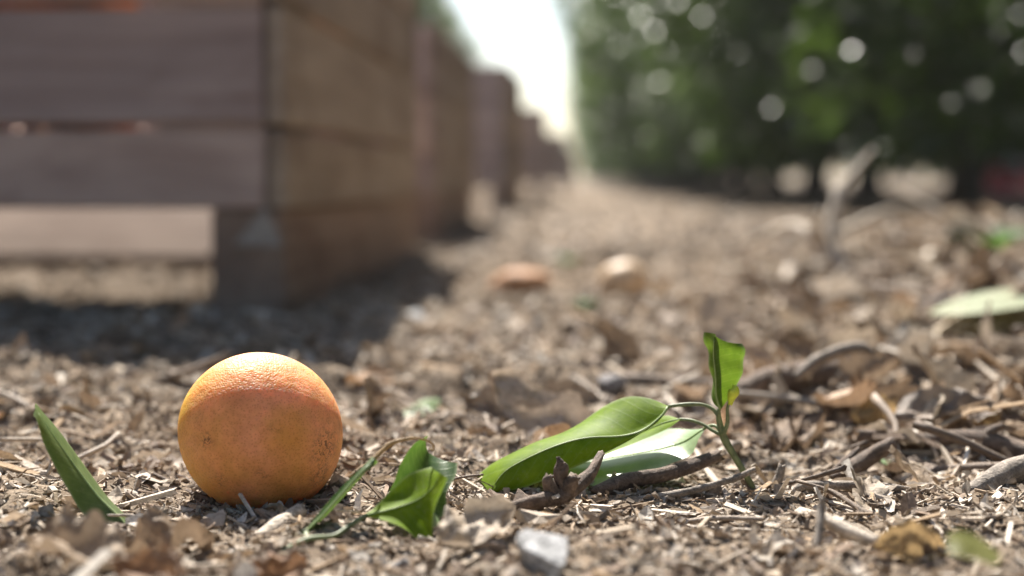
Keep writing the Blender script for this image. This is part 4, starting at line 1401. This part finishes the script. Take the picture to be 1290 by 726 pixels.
def scatter_single(kind, count, smin, smax, dmin, dmax, plural, adjs, tones, cat, seed, tilt=0.35, sink=0.25, right_bias=0.0):
    r = np.random.default_rng(seed)
    n = 0
    while n < count:
        y = math.exp(r.uniform(math.log(dmin), math.log(dmax)))
        p = r.uniform(-40, 1330)
        if right_bias and p < 800 and r.uniform() < right_bias: continue
        x = (p - 740) / 1792 * y
        if any((x - a) ** 2 + (y - b) ** 2 < (c + 0.012) ** 2 for a, b, c in KEEP_OUT): continue
        if y > 1.5 and x < -0.32: continue
        s = smin + (smax - smin) * r.uniform() ** 1.8
        if y < 0.62: s *= 0.7
        vi = r.integers(len(LIB[kind][0]))
        o = bpy.data.objects.new(kind, LIBM[kind][vi])
        rot = (r.normal(0, tilt), r.normal(0, tilt), r.uniform(0, 6.28))
        o.rotation_euler = rot
        o.scale = (s, s, s)
        Rm = np.array(o.rotation_euler.to_matrix()) * s
        W = LIB[kind][0][vi][0] @ Rm.T + np.array([x, y, 0])
        gap = W[:, 2] - H(W[:, 0], W[:, 1])
        o.location = (x, y, -float(np.percentile(gap, 100 * sink)))
        tone = r.uniform()
        o.color = (1, 1, 1, tone)
        COL.objects.link(o)
        a, b = zone(x, y)
        ad = adjs[0] if s < smin + 0.25 * (smax - smin) else adjs[1]
        tn = tones[int(tone * len(tones) * 0.999)]
        o['category'] = cat
        o['group'] = '%s %s %s' % (plural, a, b)
        SINGLES.setdefault(('%s %s' % (tn, ad), a, b), []).append((p, o))
        n += 1


LT = ('dark brown', 'brown', 'buff', 'pale', 'russet')
TT = ('dark', 'brown', 'grey', 'pale')
scatter_single('dry_leaf', 170, 0.014, 0.050, 0.62, 5.5, 'dry leaves', ('small dry leaf scrap', 'curled dry leaf'), LT, 'dry leaf', 1, 0.30, 0.25)
scatter_single('dry_leaf', 90, 0.032, 0.080, 0.80, 2.0, 'dry leaves', ('small dry leaf scrap', 'curled dry leaf'), LT, 'dry leaf', 5, 0.5, 0.25, 0.93)
scatter_single('twig', 210, 0.016, 0.080, 0.52, 3.2, 'twigs', ('short dry twig', 'longer dry twig'), TT, 'twig', 2, 0.10, 0.35)
scatter_single('twig', 85, 0.05, 0.15, 0.74, 2.0, 'twigs', ('short dry twig', 'longer dry twig'), TT, 'twig', 6, 0.22, 0.35, 0.9)
scatter_single('bark_chip', 210, 0.008, 0.034, 0.60, 1.8, 'bark chips', ('small bark chip', 'larger bark chip'), TT[:2] + TT[3:], 'bark chip', 3, 0.4, 0.35)
scatter_single('bark_chip', 70, 0.02, 0.055, 0.78, 1.9, 'bark chips', ('small bark chip', 'larger bark chip'), TT[:2] + TT[3:], 'bark chip', 7, 0.5, 0.35, 0.93)
scatter_single('clod', 90, 0.005, 0.020, 0.50, 3.0, 'clods', ('small crumbly clod', 'larger crumbly clod'), ('dark', 'brown', 'pale'), 'clod', 4, 0.6, 0.4)
for (what, a, b), items in SINGLES.items():
    items.sort(key=lambda q: q[0])
    for k, (_, o) in enumerate(items):
        if len(items) == 1:
            o['label'] = '%s lying %s %s' % (what, a, b)
        elif k == len(items) - 1:
            o['label'] = '%s %s, rightmost %s' % (what, a, b)
        else:
            o['label'] = '%s %s, %s from left %s' % (what, a, ORD[min(k, 29)], b)


# ------------------------------------------------------------------ litter too small or too many to count
def scatter_mass(name, kinds, n, smin, smax, dmin, dmax, palette, mat, seed, tilt, sink, label, spread=1.15, power=2.0, bank=False):
    r = np.random.default_rng(seed)
    y = np.exp(r.uniform(math.log(dmin), math.log(dmax), n))
    p = r.uniform(645 - 720 * spread, 645 + 720 * spread, n)
    x = (p - 740) / 1792 * y
    ok = np.hypot(x - ORANGE_XY[0], y - ORANGE_XY[1]) > 0.020
    if bank:
        ok &= (x > 0.12 + 0.05 * y)
    x, y = x[ok], y[ok]; n = len(x)
    s = (smin + (smax - smin) * r.uniform(0, 1, n) ** power) * np.clip(y / 0.7, 0.85, 2.6) ** 0.75
    vi = r.integers(0, len(kinds), n)
    Vs, Q, T, Cs, off = [], [], [], [], 0
    pal = np.array(palette)
    for k, (tv, tf) in enumerate(kinds):
        m = np.where(vi == k)[0]
        if not len(m): continue
        ang = r.uniform(0, 6.283, len(m))
        ax, ay = r.normal(0, tilt, len(m)), r.normal(0, tilt, len(m))
        cz, sz, cx, sx, cy, sy = np.cos(ang), np.sin(ang), np.cos(ax), np.sin(ax), np.cos(ay), np.sin(ay)
        zr = np.zeros(len(m)); on = np.ones(len(m))
        Rz = np.stack([np.stack([cz, -sz, zr], -1), np.stack([sz, cz, zr], -1), np.stack([zr, zr, on], -1)], 1)
        Rx = np.stack([np.stack([on, zr, zr], -1), np.stack([zr, cx, -sx], -1), np.stack([zr, sx, cx], -1)], 1)
        Ry = np.stack([np.stack([cy, zr, sy], -1), np.stack([zr, on, zr], -1), np.stack([-sy, zr, cy], -1)], 1)
        Rm = Rz @ Rx @ Ry
        tv_s = tv[None] * (s[m][:, None, None] * (1 + 0.25 * r.normal(0, 1, (len(m), 1, 3))).clip(.4, 1.7))
        W = np.einsum('nij,nkj->nki', Rm, tv_s)
        W[..., 0] += x[m][:, None]; W[..., 1] += y[m][:, None]
        gap = np.percentile(W[..., 2], 100 * sink, axis=1)
        W[..., 2] += (H(x[m], y[m]) - gap)[:, None]
        c = pal[r.integers(0, len(pal), len(m))] * r.uniform(.75, 1.25, (len(m), 1))
        Cs.append(np.repeat(c, len(tv), axis=0))
        base = off + np.arange(len(m))[:, None, None] * len(tv)
        for f in (tf if isinstance(tf, list) else [tf]):
            g_ = (base + f[None]).reshape(-1, f.shape[1])
            (Q if f.shape[1] == 4 else T).append(g_)
        Vs.append(W.reshape(-1, 3)); off += len(m) * len(tv)
    F = []
    if Q: F.append(np.vstack(Q))
    if T: F.append(np.vstack(T))
    o = link(name, mesh_from(name, np.vstack(Vs), F, [M[mat]], col=np.vstack(Cs), smooth_shade=False))
    return tag(o, label, 'litter', kind='stuff')


def crumb_t(seed):
    r = np.random.default_rng(seed)
    V = np.array([(x, y, z) for x in (-.5, .5) for y in (-.5, .5) for z in (-.5, .5)]) * r.uniform(.35, 1.0, (8, 3)) * np.array([1.25, r.uniform(.35, .8), r.uniform(.14, .5)])
    F = np.array([(0, 1, 3, 2), (4, 6, 7, 5), (0, 4, 5, 1), (2, 3, 7, 6), (0, 2, 6, 4), (1, 5, 7, 3)])
    return V, F


def fibre_t(seed):
    r = np.random.default_rng(seed)
    pts = [(-.5, 0, 0), (-.15, r.uniform(-.08, .08), r.uniform(0, .1)), (.2, r.uniform(-.1, .1), r.uniform(0, .1)), (.5, r.uniform(-.1, .1), 0)]
    return tube(pts, [.022, .03, .026, .012], 3, None, 0.05, seed)


def sliver_t(seed):
    r = np.random.default_rng(seed)
    V = np.array([(x, y, z) for x in (-.5, .5) for y in (-.5, .5) for z in (-.5, .5)]) * np.array([1, r.uniform(.07, .16), r.uniform(.03, .07)])
    V += r.uniform(-.04, .04, V.shape) * np.array([1, .6, .5])
    V = np.vstack([V, V[:4] * 0.0])[:8]
    V[:, 2] += r.uniform(-.1, .1) * V[:, 0]
    F = np.array([(0, 1, 3, 2), (4, 6, 7, 5), (0, 4, 5, 1), (2, 3, 7, 6), (0, 2, 6, 4), (1, 5, 7, 3)])
    return V, F


def flake_t(seed):
    r = np.random.default_rng(seed)
    U, W = np.meshgrid(np.linspace(-1, 1, 4), np.linspace(-1, 1, 3), indexing='ij')
    wd = np.array([.25, 1, .9, .2])[:, None] * r.uniform(.7, 1.2, (4, 1))
    a = r.uniform(.3, .6)
    X = U + .1 * r.uniform(-1, 1, U.shape); Y = W * wd * a
    Z = r.uniform(-.3, .5) * U ** 2 + r.uniform(0, .7) * Y ** 2 / a + .1 * r.uniform(-1, 1, U.shape)
    V = np.stack([X, Y, Z], -1).reshape(-1, 3) * .5
    ii = (np.arange(3)[:, None] * 3 + np.arange(2)[None, :]).ravel()
    return V, np.stack([ii, ii + 3, ii + 4, ii + 1], 1)


SOILC = [(.21, .17, .132), (.30, .245, .19), (.39, .33, .265), (.48, .415, .345), (.14, .11, .084), (.33, .265, .195), (.54, .485, .415)]
DRYC = [(.41, .345, .27), (.51, .445, .37), (.31, .24, .175), (.62, .565, .49), (.56, .50, .43), (.19, .14, .10), (.35, .255, .165), (.25, .19, .145)]
scatter_mass('soil_crumbs', [crumb_t(500 + k) for k in range(8)], 80000, .0008, .0070, .42, 3.4, SOILC, 'crumb', 11, .6, .30,
             'fine brown soil crumbs and wood bits covering the ground', power=3.2)
scatter_mass('plant_fibres', [fibre_t(520 + k) for k in range(8)], 20000, .004, .022, .42, 3.0, DRYC, 'crumb', 12, .20, .30,
             'thin dry plant fibres strewn over the ground', power=2.2)
scatter_mass('leaf_flakes', [flake_t(540 + k) for k in range(10)], 16000, .0015, .015, .42, 4.0, DRYC, 'flake', 13, .42, .30,
             'small flakes of broken dry leaves strewn over the ground', power=2.2)
scatter_mass('wood_slivers', [sliver_t(580 + k) for k in range(8)], 2600, .006, .030, .42, 2.6, DRYC, 'crumb', 15, .22, .40,
             'splinters and slivers of dry wood strewn over the ground', power=2.0)
scatter_mass('bank_leaves', [litter_leaf_mesh(600 + k) for k in range(6)], 1500, .014, .042, .80, 2.6, DRYC, 'flake', 16, .55, .25,
             'mass of crumpled dry leaves banked up at right', power=1.4, bank=True)
scatter_mass('bank_twigs', [fibre_t(620 + k) for k in range(8)], 2600, .02, .085, .78, 2.6, DRYC, 'crumb', 17, .28, .35,
             'tangle of thin dry twigs banked up at right', power=1.6, bank=True)
scatter_mass('leaf_litter', [flake_t(560 + k) for k in range(10)], 9000, .014, .026, 2.6, 45, [tuple(v * 0.72 for v in c) for c in SOILC[:6]], 'flake', 14, .35, .2,
             'carpet of fallen dry leaves along the alley and under trees', power=1.2)

# ------------------------------------------------------------------ dusty air
hz, ht, ho = new_mat('dusty_air')
pv = ht.nodes.new('ShaderNodeVolumePrincipled')
pv.inputs['Color'].default_value = (0.9, 0.9, 0.92, 1)
pv.inputs['Density'].default_value = 0.0012
pv.inputs['Anisotropy'].default_value = 0.45
ht.links.new(pv.outputs[0], ho.inputs['Volume'])
V, F = box(-45, 45, -12, 120, -1.6, 5.0, 0.01)
hob = link('haze', mesh_from('haze', V, F, [hz], smooth_shade=False))
tag(hob, kind='stuff')
